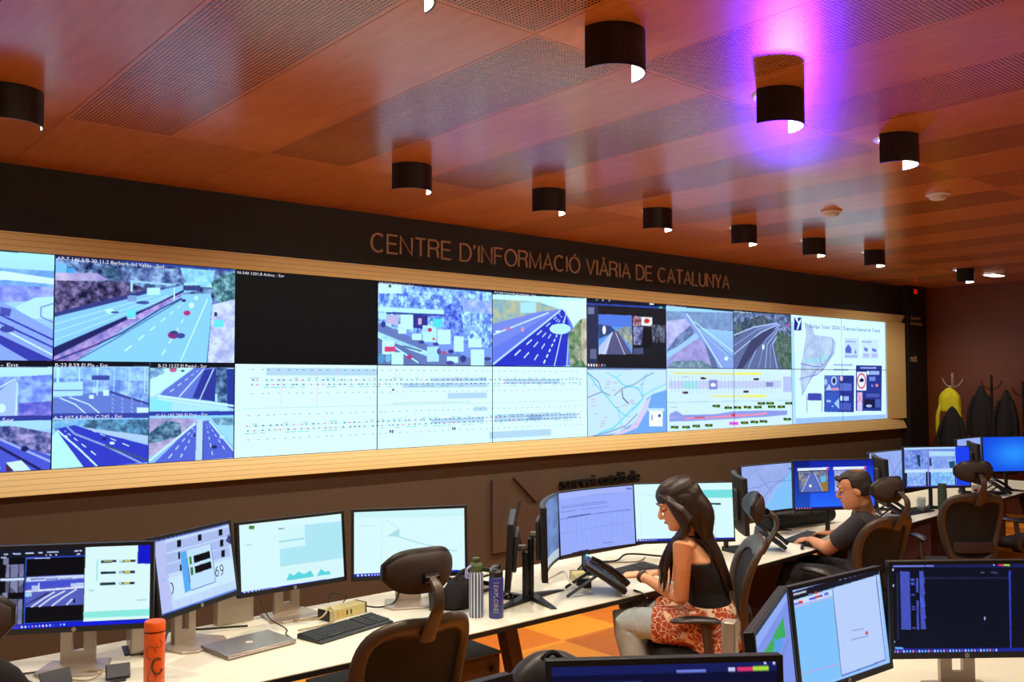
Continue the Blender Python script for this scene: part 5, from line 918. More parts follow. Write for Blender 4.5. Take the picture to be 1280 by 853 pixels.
    for k in range(5):
        a = 2*PI*k/5+.3; c, s = math.cos(a), math.sin(a)
        MB().tube([(c*.03, s*.03, .105), (c*.17, s*.17, .09), (c*.31, s*.31, .07)], [.026, .022, .016], 8, ry=[.02, .017, .012]).obj('base_arm', 'chair_frame', t)
        w = MB()
        for o in (-.018, .006): w.lathe([(.027, o), (.027, o+.012)], n=16, M=Matrix.Translation((c*.31, s*.31, .028)) @ Matrix.Rotation(a+.5, 4, 'Z') @ Matrix.Rotation(PI/2, 4, 'X'))
        w.tube([(c*.31, s*.31, .028), (c*.31, s*.31, .075)], .008, 6); w.obj('caster', 'gloss_black', t)
    return t
ch0 = make_chair()
def place_chair(x, y, th, lab, first=[True]):
    o = ch0 if first[0] else copy_tree(ch0); first[0] = False
    o.location = (x, y, 0); o.rotation_euler = (0, 0, R(th-90)); o['label'] = lab; o['group'] = 'office chairs with headrests'; return o
place_chair(1.90, 3.03, 86, 'brown-framed office chair in the near foreground, seen square from behind by the keyboard')
place_chair(3.92, 3.08, 133, 'office chair the woman sits on, seen from the side')
place_chair(5.50, 3.06, 80, 'office chair the man in the grey shirt sits on')
place_chair(7.16, 3.10, 50, 'empty office chair in front of the grid of four camera pictures')
place_chair(8.65, 3.10, 84, 'empty office chair cut off by the right edge of the picture')
place_chair(.56, 3.30, 72, 'office chair cut by the lower left corner with a black jacket over it')
# jacket over the left corner chair
jm = MB(); rings = []
for i, (z, w, d, yy) in enumerate(((1.075, .05, .03, -.36), (1.07, .13, .06, -.355), (1.045, .21, .085, -.345), (.98, .275, .10, -.325), (.85, .30, .11, -.30), (.65, .29, .11, -.29), (.52, .27, .10, -.29))):
    rings.append([Vector((w*math.cos(a)*(1+.03*math.sin(5*a+i)), yy+d*math.sin(a)*(1+.08*math.sin(7*a+i)), z)) for a in [2*PI*q/40 for q in range(40)]])
j = jm.rings(rings).obj('jacket', 'dark_cloth', sub=1); j.location = (.50, 3.33, .055); j.rotation_euler = (0, 0, R(-20)); tag(j, 'black jacket draped over the chair back in the lower left corner', 'jacket')
tb = MB().tube(spline([(-.16, -.40, 1.05), (-.19, -.43, .98), (-.20, -.435, .90)], 5), .010, 6).obj('sleeve_zip', 'gold', j)
# ================================================================ DESK ITEMS
def keyboard(x, y, rz, lab):
    t = thing('keyboard', lab, 'keyboard', (x, y, DZ), rz, 'black keyboards')
    MB().prism([(-.078, 0), (.085, 0), (.085, .022), (.05, .020), (-.05, .012), (-.078, .008)], -.225, .225, lambda a, b, d: (d, a, b)).obj('keyboard_body', 'black_plastic', t, bevel=.003)
    m = MB()
    for r in range(6):
        yy = .068-r*.0215; zz = .021-.0017*r-.001
        xs = [-.212+k*.0193 for k in range(15)]+[.092+k*.0193 for k in range(3)]+[.158+k*.0193 for k in range(4)] if r != 5 else [-.212, -.19, -.168, -.04, -.02, .0, .02, .04, .06]+[.092+k*.0193 for k in range(3)]+[.158+k*.0193 for k in range(4)]
        for x_ in xs: m.box(x_-.008, x_+.008, yy-.0088, yy+.0088, zz-.004, zz+.005)
        if r == 5: m.box(-.15, -.055, yy-.0088, yy+.0088, zz-.004, zz+.005)
    m.obj('key_caps', 'dark_grey_plastic', t, flat=True)
    return t
def kb_at(a, b, lab):  # front left and front right corners on the desk
    d = b-a; rz = math.atan2(d.y, d.x); c = (a+b)/2+Vector((-math.sin(rz), math.cos(rz), 0))*.08; return keyboard(c.x, c.y, rz, lab)
kb_at(Vector((1.93, 3.56, DZ)), Vector((2.37, 3.66, DZ)), 'black keyboard on the desk in front of the cream socket box')
kb_at(Vector((3.84, 3.56, DZ)), Vector((4.28, 3.60, DZ)), 'black keyboard on the desk below the lilac spreadsheet screen')
kb_at(Vector((5.67, 3.47, DZ)), Vector((6.09, 3.56, DZ)), 'black keyboard under the hands of the man')
kb_at(Vector((7.48, 3.62, DZ)), Vector((7.92, 3.60, DZ)), 'black keyboard in front of the drinking glasses')
kb_at(Vector((9.2, 3.70, DZ)), Vector((9.64, 3.66, DZ)), 'black keyboard at the far right below the bright blue monitor')
t = thing('laptop', 'closed silver laptop lying on the desk left of the keyboard', 'laptop', (1.68, 3.745, DZ), R(7))
MB().box(-.165, .165, -.115, .115, .003, .013).obj('laptop_base', 'silver', t, bevel=.004); lid = MB().box(-.166, .166, -.116, .116, .0135, .020).obj('laptop_lid', 'silver', t, bevel=.003)
MB().box(-.16, .16, -.11, .11, 0, .0029).obj('bottom_pad', 'matte_black', t)
bd = MB().lathe([(.001, .0202), (.016, .0202), (.016, .0208), (.001, .0208)], n=24).obj('badge', 'white_plastic', lid); text_mesh('badge_letters', 'hp', .020, 'silver', lid, Matrix.Translation((0, -.005, .0209)), .0001, align='CENTER')
def hub(x, y, rz, lab):
    t = thing('socket_box', lab, 'docking box', (x, y, DZ), rz)
    MB().box(-.115, .115, -.04, .04, 0, .05).obj('box_body', 'cream_plastic', t, bevel=.004)
    for s in (-1, 1): MB().box(s*.116-.004, s*.116+.004, -.042, .042, 0, .052).obj('end_cap', 'black_plastic', t, bevel=.002)
    for k in range(4): MB().box(-.06+k*.026, -.053+k*.026, -.0415, -.0401, .013, .036).obj('port', 'gloss_black' if k > 1 else 'orange_plug', t)
    return t
hub(2.245, 3.93, R(10), 'cream socket box with four ports behind the nearest keyboard'); hub(3.62, 3.66, R(55), 'cream socket box with dark end behind the telephone, left of it')
def bottle(name, x, y, lab, prof, m, rz=0):
    t = thing(name, lab, 'bottle', (x, y, DZ), rz); MB().lathe(prof, n=28).obj('bottle_body', m, t, smooth=R(50)); return t
t = bottle('water_bottle', 2.735, 3.49, 'black and lilac striped bottle with an olive green lid', [(.034, 0), (.036, .004), (.036, .205), (.030, .220), (.028, .223)], 'striped_steel', .3)
MB().lathe([(.031, .221), (.034, .225), (.034, .250), (.029, .258), (.013, .262), (.013, .275), (.018, .277), (.018, .286), (.001, .288)], n=24).obj('lid', 'olive', t, smooth=R(50)); MB().tube(spline([(-.03, .012, .25), (-.052, .02, .235), (-.058, .02, .20), (-.045, .018, .195)], 6), .009, 8, ry=.004).obj('carry_loop', 'lilac', t)
t = bottle('drinking_bottle', 2.80, 3.415, 'navy blue bottle with vertical white writing and a black lid', [(.034, 0), (.036, .004), (.036, .190), (.034, .196), (.032, .197)], 'navy_steel')
MB().lathe([(.033, .197), (.034, .200), (.034, .222), (.028, .230), (.020, .233)], n=24).obj('lid', 'black_plastic', t); MB().tube([(.026*math.cos(a)-.008, 0, .236+.016*math.sin(a)) for a in [PI*2*k/16 for k in range(16)]], .005, 8, closed=True).obj('carry_ring', 'glass', t); MB().tube([(.015, 0, .222), (.022, 0, .252)], .009, 10).obj('spout', 'black_plastic', t)
# the writing wraps the wall of the bottle facing the camera
vd = math.atan2(-3.415, -2.80)
txM = Matrix.Rotation(vd+PI/2, 4, 'Z') @ Matrix.Rotation(PI/2, 4, 'X') @ Matrix.Rotation(-PI/2, 4, 'Z')
w = text_mesh('writing', 'EXPLORE', .028, 'white_plastic', t, Matrix.Identity(4), .0002, fit=.125)
for v in w.data.vertices:
    zz = .165-v.co.x; hor = v.co.y-.010; a = vd+hor/.0365; v.co = Vector((.0368*math.cos(a), .0368*math.sin(a), zz))
for zc in (.172, .030):
    mm = MB()
    for k in range(5): a = vd+(-.012+k*.006)/.0365; mm.box(.0362*math.cos(a)-.001, .0362*math.cos(a)+.001, .0362*math.sin(a)-.001, .0362*math.sin(a)+.001, zc, zc+.003)
    mm.obj('small_mark', 'white_plastic', t)
t = bottle('drinking_flask', 1.165, 3.42, 'tall orange flask with grey drawings at the lower left', [(.035, 0), (.037, .004), (.037, .225), (.036, .230)], 'orange_paint')
MB().lathe([(.037, .231), (.0375, .234), (.0375, .262), (.034, .268), (.001, .270)], n=28).obj('lid', 'orange_paint', t); MB().lathe([(.0365, .2305), (.0382, .2305), (.0382, .2335), (.0365, .2335)], n=28).obj('black_band', 'gloss_black', t)
vo = math.atan2(-3.42, -1.165)
for k, (h0, zz, r_) in enumerate(((-.012, .16, .018), (.012, .11, .020), (-.008, .07, .014), (.016, .19, .010))):
    MB().tube([(.0375*math.cos(vo+(h0+r_*math.cos(a))/.037), .0375*math.sin(vo+(h0+r_*math.cos(a))/.037), zz+r_*1.4*math.sin(a)) for a in [2*PI*q/18*.8+k for q in range(18)]], .0011 if k != 1 else .004, 5).obj('drawing', 'steel_brown', t)
t = bottle('glass_bottle', 4.56, 3.47, 'pale translucent bottle with a brown cap behind the back of the woman', [(.034, 0), (.036, .004), (.036, .17), (.030, .195), (.018, .205)], 'lilac'); MB().lathe([(.02, .205), (.02, .228), (.001, .229)], n=20).obj('cap', 'chair_pad', t)
t = bottle('green_bottle', 8.02, 3.58, 'dull green bottle standing right of the drinking glasses', [(.036, 0), (.038, .005), (.038, .17), (.034, .20), (.034, .215)], 'green_steel'); MB().lathe([(.035, .215), (.035, .235), (.001, .237)], n=20).obj('lid', 'olive', t)
for x, y, lab in ((7.78, 3.66, 'left one of two clear drinking glasses on the desk'), (7.93, 3.72, 'right one of two clear drinking glasses on the desk')):
    tag(MB().lathe([(.001, .006), (.026, .006), (.032, .11), (.034, .11), (.028, 0), (.001, 0)], n=24, cap=False).obj('drinking_glass', 'glass'), lab, 'glass', 'drinking glasses').location = (x, y, DZ)
t = thing('coffee_mug', 'white mug with a red dot right of the empty chair headrest', 'mug', (9.35, 3.84, DZ)); MB().lathe([(.001, .004), (.034, .004), (.036, .09), (.040, .09), (.038, 0), (.001, 0)], n=24, cap=False).obj('mug_body', 'white_plastic', t); MB().tube([(.04+.022*math.cos(a), 0, .045+.026*math.sin(a)) for a in [R(-80+160*k/10) for k in range(11)]], .005, 8).obj('handle', 'white_plastic', t)
MB().lathe([(.001, 0), (.018, 0), (.018, .001), (.001, .001)], n=18, M=Matrix.Rotation(math.atan2(-3.84, -9.35), 4, 'Z') @ Matrix.Translation((.038, 0, .05)) @ Matrix.Rotation(PI/2, 4, 'Y')).obj('red_dot', 'red_plastic', t)
t = thing('desk_lamp', 'white cone-shaped lamp shade on the desk at the right edge', 'lamp', (9.95, 3.95, DZ)); MB().lathe([(.05, .06), (.028, .14), (.026, .14), (.048, .06)], n=24, cap=False).obj('lamp_shade', 'white_plastic', t); MB().lathe([(.045, 0), (.045, .008), (.008, .012), (.008, .10)], n=20).obj('lamp_base', 'white_plastic', t)
# telephones: sloping slab on two struts with handset
def phone(x, y, rz, lab, led=False, sc_=1.0):
    t = thing('desk_telephone', lab, 'telephone', (x, y, DZ), rz, 'black desk telephones'); T = Matrix.Translation((0, 0, .012)) @ Matrix.Rotation(R(34), 4, 'X')
    bx = lambda *a: MB().box(*a, M=T)
    bx(-.10, .10, 0, .21, 0, .026).obj('phone_body', 'black_plastic', t, bevel=.008); bx(-.03, .09, .12, .19, .026, .029).obj('phone_display', 'gloss_black', t)
    m = MB()
    for r in range(4):
        for c in range(3): m.box(-.015+c*.028, .006+c*.028, .02+r*.022, .035+r*.022, .026, .030, T)
    m.obj('phone_keys', 'dark_grey_plastic', t)
    h = MB(); h.tube([T @ Vector(p) for p in spline([(-.072, .01, .045), (-.072, .05, .052), (-.072, .105, .055), (-.072, .16, .052), (-.072, .20, .045)], 4)], [.022, .021, .019, .017, .016, .015, .014, .014, .014, .014, .014, .015, .016, .017, .019, .021, .022], 10, ry=.014).obj('handset', 'gloss_black', t)
    for s in (-1, 1): MB().tube([T @ Vector((s*.07, .14, 0)), (s*.085, .245, .004)], .007, 6).obj('phone_foot', 'black_plastic', t)
    if led: MB().lathe([(.001, .026), (.005, .026), (.005, .031), (.001, .032)], n=10, M=T @ Matrix.Translation((.08, .20, 0))).obj('led', 'led_green', t)
    return t
phone(3.63, 3.345, R(48), 'black desk telephone the woman is reaching for', True).scale = (1.25, 1.25, 1.25); phone(7.36, 3.62, R(50), 'black desk telephone on the desk behind the right shoulder of the man'); phone(5.36, 3.47, R(44), 'black telephone on a raised stand left of the hands of the man')
phone(9.55, 3.62, R(40), 'black desk telephone by the far right keyboard')
t = thing('desk_gadget', 'small black box with a blue-tinted sloping screen below the leftmost monitor', 'device', (1.11, 3.66, DZ), R(-15)); t.scale = (.8, .8, .8); T = Matrix.Translation((0, .03, .035)) @ Matrix.Rotation(R(50), 4, 'X')
MB().box(-.055, .055, -.038, .038, -.008, .008, T).obj('device_body', 'black_plastic', t, bevel=.005); MB().box(-.048, .048, -.031, .031, .008, .0092, T).obj('device_screen', 'dark_navy', t); MB().box(-.035, .035, -.03, .05, 0, .012).obj('device_foot', 'black_plastic', t, bevel=.003)
t = thing('tablet', 'dark blue tablet leaning by the left monitor base', 'tablet', (.90, 3.70, DZ), R(8)); t.scale = (.8, .8, .8); T = Matrix.Translation((0, 0, .045)) @ Matrix.Rotation(R(58), 4, 'X'); MB().box(-.07, .07, -.05, .05, -.004, .004, T).obj('tablet_body', 'black_plastic', t, bevel=.003); MB().box(-.063, .063, -.043, .043, .004, .0048, T).obj('tablet_screen', 'dark_navy', t); MB().box(-.03, .03, -.02, .06, 0, .006).obj('tablet_prop', 'black_plastic', t)
t = thing('mini_computer', 'slim upright beige computer box behind the orange flask', 'computer', (1.29, 4.02, DZ), R(-12)); MB().box(-.03, .03, -.09, .09, .006, .20).obj('case', 'champagne', t, bevel=.008); MB().box(-.05, .05, -.07, .07, 0, .0058).obj('foot', 'black_plastic', t)
tag(MB().box(-.09, .09, -.03, .03, 0, .15).obj('monitor_riser', 'champagne', bevel=.004), 'beige upright block behind the base of the turquoise chart monitor', 'box').location = (1.79, 4.17, DZ)
t = thing('paper_tray', 'black two-level tray with papers behind the two bottles', 'tray', (2.98, 3.93, DZ), R(12))
for z, lab in ((.012, 1), (.085, 2)):
    MB().box(-.15, .15, -.11, .11, z, z+.006).box(-.155, -.148, -.11, .11, z, z+.03).box(.148, .155, -.11, .11, z, z+.03).obj('tray_shelf', 'black_plastic', t)
    MB().box(-.13, .13, -.10, .09, z+.007, z+.012).obj('paper_sheets', 'paper', t)
for sx in (-1, 1):
    for sy in (-1, 1): MB().box(sx*.15-.005, sx*.15+.005, sy*.1-.005, sy*.1+.005, 0, .12).obj('tray_post', 'black_plastic', t)
t = thing('bag', 'slumped black bag on the desk left of the striped bottle', 'bag', (2.80, 3.70, DZ), .3); m = MB(); rings = []
for z, k in ((0, .9), (.02, 1), (.07, 1.0), (.11, .85), (.14, .6), (.155, .25)): rings.append([Vector((.13*k*math.cos(a)*(1+.06*math.sin(3*a+z*30)), .085*k*math.sin(a)*(1+.09*math.sin(4*a+z*20)), z)) for a in [2*PI*q/28 for q in range(28)]])
m.rings(rings).obj('bag_body', 'dark_cloth', t, sub=1); MB().tube(spline([(-.07, 0, .13), (-.03, -.02, .18), (.04, -.02, .18), (.08, 0, .12)], 6), .008, 6).obj('bag_strap', 'matte_black', t)
t = thing('pen_cup', 'black mesh pen cup with pens behind the nearest headrest', 'pen holder', (2.66, 3.72, DZ)); MB().lathe([(.001, .004), (.034, .004), (.037, .09), (.039, .09), (.036, 0), (.001, 0)], n=20, cap=False).obj('cup', 'gloss_black', t)
for a, l in ((.3, .15), (1.6, .14), (3.0, .16), (4.4, .13)): MB().tube([(.01*math.cos(a), .01*math.sin(a), .01), (.04*math.cos(a), .04*math.sin(a), l)], .0035, 6).obj('pen', 'silver' if a < 2 else 'navy_steel', t)
t = thing('computer_mouse', 'black mouse on the desk beside the paper tray', 'mouse', (3.08, 3.66, DZ), .4); m = MB(); m.rings([[Vector((.03*k*math.cos(a), .052*k*math.sin(a), z)) for a in [2*PI*q/20 for q in range(20)]] for z, k in ((0, .95), (.01, 1), (.022, .85), (.031, .5), (.033, .1))]).obj('mouse_body', 'gloss_black', t, smooth=R(70)); MB().lathe([(.006, -.003), (.006, .003)], n=12, M=Matrix.Translation((0, .025, .028)) @ Matrix.Rotation(PI/2, 4, 'Y')).obj('scroll_wheel', 'dark_grey_plastic', t)
t = thing('pen', 'silver pen with black cap lying on the papers by the woman', 'pen', (4.05, 3.50, DZ+.006), R(20)); MB().tube([(-.06, 0, 0), (.04, 0, 0)], .004, 8).obj('barrel', 'silver', t); MB().tube([(.04, 0, 0), (.075, 0, 0)], .0055, 8).obj('cap', 'gloss_black', t)
tag(MB().box(-.15, .15, -.105, .105, 0, .0015).obj('paper', 'paper'), 'white sheets of paper on the desk under the pen', 'paper').location = (4.08, 3.44, DZ); bpy.data.objects['paper'].rotation_euler = (0, 0, .1)
tag(MB().prism([(-.13, -.09), (.15, -.10), (.12, .10), (-.10, .08)], 0, .0015, lambda a, b, d: (a, b, d)).obj('paper_note', 'paper'), 'yellowish sheet on the foreground desk at the bottom right corner', 'paper').location = (3.78, 1.33, DZ)
t = thing('loudspeaker_bar', 'long black padded case behind the keyboard of the man', 'case', (6.30, 3.95, DZ), R(-5)); MB().tube([(-.42, 0, .065), (.42, 0, .065)], .07, 16, ry=.062).obj('case_body', 'matte_black', t, bevel=.01); MB().tube(spline([(-.12, -.05, .10), (-.08, -.07, .14), (.08, -.07, .14), (.12, -.05, .10)], 5), .008, 6).obj('carry_handle', 'black_plastic', t)
t = thing('headset', 'black folding headset or stand lying at the desk edge near the man', 'headset', (5.55, 3.40, DZ), .2); MB().tube(spline([(-.10, 0, .012), (-.03, .02, .02), (.03, -.01, .015), (.10, .01, .022)], 6), .011, 8).obj('band', 'black_plastic', t); MB().tube([(.07, .0, .02), (.10, .0, .02)], .024, 12).obj('ear_cushion', 'matte_black', t); MB().tube(spline([(.0, .01, .02), (-.03, -.02, .045), (-.05, -.03, .05)], 5), .004, 6).obj('mic_boom', 'black_plastic', t)
t = thing('footrest', 'grey ribbed footrest with purple sides on the floor in front of the woman', 'footrest', (4.02, 3.80, 0), R(5)); T = Matrix.Translation((0, 0, .09)) @ Matrix.Rotation(R(14), 4, 'X')
MB().box(-.22, .22, -.15, .15, -.02, .02, T).obj('foot_plate', 'dark_grey_plastic', t, bevel=.01)
m = MB()
for k in range(22): m.box(-.205+k*.0187, -.197+k*.0187, -.14, .14, .02, .027, T)
m.obj('ribs', 'silver', t); MB().box(-.20, .20, -.12, .12, 0, .06).obj('plinth', 'navy_steel', t, bevel=.01)  # plinth colour stands in for purple light on the footrest sides
t = thing('backpack', 'rounded dark top of a bag just above the bottom edge, left of centre', 'bag', (1.50, 1.62, DZ), R(-35)); m = MB(); rings = []
for z, k, kx in ((0, .95, .95), (.03, 1, 1), (.22, 1, 1), (.36, .95, .93), (.44, .8, .72), (.485, .55, .42), (.50, .2, .15)): rings.append([Vector((.15*kx*math.copysign(abs(math.cos(a))**.7, math.cos(a)), .07*k*math.copysign(abs(math.sin(a))**.7, math.sin(a)), z)) for a in [2*PI*q/28 for q in range(28)]])
m.rings(rings).obj('bag_body', 'dark_grey_plastic', t, sub=1); MB().tube(spline([(-.03, -.02, .48), (0, -.03, .505), (.03, -.02, .48)], 5), .007, 6).obj('bag_handle', 'matte_black', t)
mon('dark monitor corner showing at the bottom edge left of the rounded dark bag', (1.06, 1.575, 1.055), -2, 4, .56, .35, f0(), group='foreground monitors', logo=False)
# cables
def cz(x, y, z=.006): return (x, y, DZ+z)
for pts, r, m, lab in (
    ([cz(2.0, 4.0), cz(2.08, 3.86, .03), cz(2.16, 3.90, .06), cz(2.12, 3.80, .02), cz(1.95, 3.82)], .0045, 'cable_tan', 'tan cable looping from the cream socket box to the turquoise chart monitor'),
    ([cz(1.86, 4.02, .12), cz(1.87, 3.95, .05), cz(1.92, 3.88), cz(1.88, 3.80), cz(1.87, 3.72)], .003, 'cable_black', 'thin black cable running down to the rear corner of the laptop'),
    ([cz(2.36, 3.95, .03), cz(2.45, 3.92, .01), cz(2.55, 3.93, .02), cz(2.62, 3.98, .09)], .0045, 'cable_black', 'black cable arching from the cream socket box to the white monitor'),
    ([cz(2.2, 3.99, .06), cz(2.24, 4.03, .09), cz(2.30, 3.99, .075), cz(2.26, 3.95, .06)], .003, 'cable_black', 'small black cable loop above the cream socket box'),
    ([cz(1.10, 4.04, .18), cz(1.12, 4.06, .08), cz(1.10, 4.02, .01), cz(.98, 3.95), cz(.80, 3.98)], .004, 'cable_black', 'black cable hanging behind the leftmost monitor'),
    ([cz(1.28, 3.92), cz(1.36, 3.90, .03), cz(1.45, 4.05, .05), cz(1.60, 4.08, .02), cz(1.80, 4.03, .01)], .005, 'cable_black', 'black cable running behind the tilted monitor'),
    ([cz(.95, 3.80), cz(1.02, 3.72), cz(1.08, 3.76, .02), cz(1.00, 3.86)], .003, 'cable_tan', 'pale cable curled in front of the leftmost monitor base'),
    ([cz(3.50, 3.82), cz(3.46, 3.70, .06), cz(3.44, 3.60, .10), cz(3.42, 3.52, .05), cz(3.50, 3.44)], .006, 'white_plastic', 'white cable arching left of the desk telephone'),
    ([cz(3.86, 3.92), cz(4.0, 3.98, .02), cz(4.2, 3.93, .01), cz(4.35, 3.96, .03), cz(4.5, 3.80, .02)], .006, 'cable_black', 'black cable bundle on the desk behind the keyboard of the woman'),
    ([cz(3.9, 3.86), cz(4.1, 3.92, .01), cz(4.3, 3.84), cz(4.45, 3.9)], .004, 'cable_tan', 'tan cable behind the keyboard of the woman'),
    ([cz(5.6, 3.85), cz(5.72, 3.78, .01), cz(5.82, 3.86), cz(5.95, 3.80)], .004, 'cable_tan', 'pale cable on the desk in front of the coast map monitor'),
    ([cz(2.86, 1.62), cz(2.98, 1.56), cz(3.10, 1.60, .01), cz(3.16, 1.70, .04)], .003, 'cable_black', 'thin black cable on the foreground desk under the pale blue page monitor'),
    ([cz(3.20, 1.60, .02), cz(3.24, 1.52), cz(3.34, 1.50), cz(3.42, 1.42)], .003, 'cable_black', 'thin black cable on the foreground desk beside the silver monitor base'),
    ([cz(3.69, 3.32, .012), (3.71, 3.262, DZ-.01), (3.705, 3.25, DZ-.09), (3.70, 3.25, .58), (3.695, 3.25, .53), (3.715, 3.25, .51), (3.705, 3.25, .55)], .007, 'gloss_black', 'black strap with a looped end hanging over the desk edge by the woman')):
    cable('cable', pts, r, m, lab)
MB().box(.0, .001, 0, .001, 0, .001)
# ================================================================ PEOPLE
def bake(o, vox, smooth=6, dec=None):
    r = o.modifiers.new('r', 'REMESH'); r.mode = 'VOXEL'; r.voxel_size = vox; s = o.modifiers.new('s', 'SMOOTH'); s.factor = .6; s.iterations = smooth
    bpy.context.view_layer.update(); dg = bpy.context.evaluated_depsgraph_get(); me = bpy.data.meshes.new_from_object(o.evaluated_get(dg)); mt = o.data.materials[0]; o.modifiers.clear(); o.data = me
    me.materials.clear(); me.materials.append(mt)
    for p in me.polygons: p.use_smooth = True
    return o
def ball(m, c, rx, ry, rz, n=14, M=None):
    rings = []
    for i in range(1, n):
        t = PI*i/n; rings.append([Vector((rx*math.sin(t)*math.cos(a), ry*math.sin(t)*math.sin(a), rz*math.cos(t))) for a in [2*PI*k/16 for k in range(16)]])
    Mx = Matrix.Translation(c) @ (M or Matrix.Identity(4)); return m.rings([[Mx @ v for v in r] for r in rings])
HEAD = [(-.118, .078, -.01, .034), (-.108, .093, -.035, .044), (-.085, .095, -.055, .054), (-.06, .091, -.070, .062), (-.035, .092, -.084, .067), (-.012, .089, -.094, .071), (.012, .086, -.100, .074), (.034, .096, -.103, .076), (.062, .095, -.102, .076), (.088, .080, -.092, .068), (.108, .054, -.068, .050), (.120, .018, -.030, .020)]
def head_rings(k=1.0, grow=0.0, zlo=-9): return [[Vector(((w+grow)*math.sin(a)*k, ((yf+yb)/2+((yf-yb)/2+grow)*math.cos(a))*k, (z+(grow if z > .05 else 0))*k)) for a in [2*PI*q/28 for q in range(28)]] for z, yf, yb, w in HEAD if z >= zlo]
def head_into(m, M):
    m.rings([[M @ v for v in r] for r in head_rings()])
    m.tube([M @ Vector(p) for p in ((0, .088, .022), (0, .100, .004), (0, .114, -.016), (0, .112, -.028), (0, .095, -.034))], [.007, .009, .012, .013, .008], 10)
    ball(m, M @ Vector((0, .093, -.055)), .020, .010, .006, M=M.to_3x3().to_4x4()); ball(m, M @ Vector((0, .091, -.066)), .018, .010, .006, M=M.to_3x3().to_4x4()); ball(m, M @ Vector((0, .086, -.098)), .018, .013, .014, M=M.to_3x3().to_4x4())
    for s in (-1, 1):
        ball(m, M @ Vector((s*.032, .087, .036)), .020, .010, .006, M=M.to_3x3().to_4x4()); ball(m, M @ Vector((s*.075, -.010, -.006)), .009, .020, .031, M=M.to_3x3().to_4x4() @ Matrix.Rotation(R(-12), 4, 'X'))
def face_parts(par, M, browm, skinm='skin'):
    for s in (-1, 1):
        ball(MB(), (0, 0, 0), 1, 1, 1)
        e = MB(); ball(e, M @ Vector((s*.031, .0765, .012)), .0115, .0115, .0115); e.obj('eye', 'eye_white', par)
        e = MB(); ball(e, M @ Vector((s*.031, .0855, .0075)), .0052, .0040, .0052); e.obj('iris', 'hair_short', par)
        l = MB(); ball(l, M @ Vector((s*.031, .0775, .0155)), .0145, .0128, .0120); l.obj('eyelid', skinm, par)
        MB().tube([M @ Vector((s*x, y, z)) for x, y, z in ((.014, .098, .036), (.030, .101, .042), (.048, .086, .037))], [.0022, .003, .0012], 6).obj('eyebrow', browm, par)
    MB().tube([M @ Vector(p) for p in ((-.021, .094, -.060), (0, .104, -.0595), (.021, .094, -.060))], [.002, .0045, .002], 8).obj('lips', 'lip_red', par)
mat('lip_red', (160, 82, 66), .5)
def hand_into(m, wr, d, n, curl, s=1, thumb=1, spread=.10, L=1.0):
    """wr wrist, d pointing direction, n back-of-hand normal, curl degrees per joint"""
    d = Vector(d).normalized(); n = Vector(n); n = (n-d*n.dot(d)).normalized(); c = d.cross(n).normalized()*s; wr = Vector(wr)
    m.rings([[wr+d*t+c*(w*math.cos(a))+n*(h*math.sin(a)) for a in [2*PI*q/14 for q in range(14)]] for t, w, h in ((-.03, .026, .019), (0, .026, .017), (.025, .034, .015), (.06, .041, .0135), (.088, .040, .011))])
    for k, (o, ln, r) in enumerate(((-.030, .068, .0082), (-.010, .076, .0085), (.010, .071, .0082), (.029, .056, .0072))):
        p = wr+d*.082+c*o; a = 0; pts = [wr+d*.045+c*o*.8, p]; dd = (d+c*(o*3*spread)).normalized()
        for q, f in enumerate((.45, .30, .25)):
            a += R(curl[k] if isinstance(curl, (list, tuple)) else curl); v = dd*math.cos(a)-n*math.sin(a); p = p+v*ln*f*L; pts.append(p)
        m.tube(pts, [r*1.1, r*1.05, r, r*.93, r*.72], 10); ball(m, pts[-1], r*.72, r*.72, r*.72, n=6)
    b = wr+d*.022-c*.026*thumb*1.0; t1 = b+(d*.6-c*.75*thumb-n*.25).normalized()*.040; t2 = t1+(d*.9-c*.35*thumb-n*.3).normalized()*.030; t3 = t2+(d*1-c*.1*thumb-n*.3).normalized()*.024
    m.tube([wr+d*.01-c*.010*thumb, b, t1, t2, t3], [.013, .0135, .0115, .0100, .0075], 10)
def frame(d, up=(0, 0, 1)):
    y = Vector(d).normalized(); z = Vector(up); x = y.cross(z).normalized(); z = x.cross(y); M = Matrix.Identity(4)
    for i, v in enumerate((x, y, z)):
        for j in range(3): M[j][i] = v[j]
    return M
def ell_loft(m, secs, n=32):
    """secs: centre, right axis, fwd axis, rx, ry"""
    m.rings([[Vector(c)+Vector(x)*rx*math.cos(a)+Vector(y)*ry*math.sin(a) for a in [2*PI*q/n for q in range(n)]] for c, x, y, rx, ry in secs]); return m
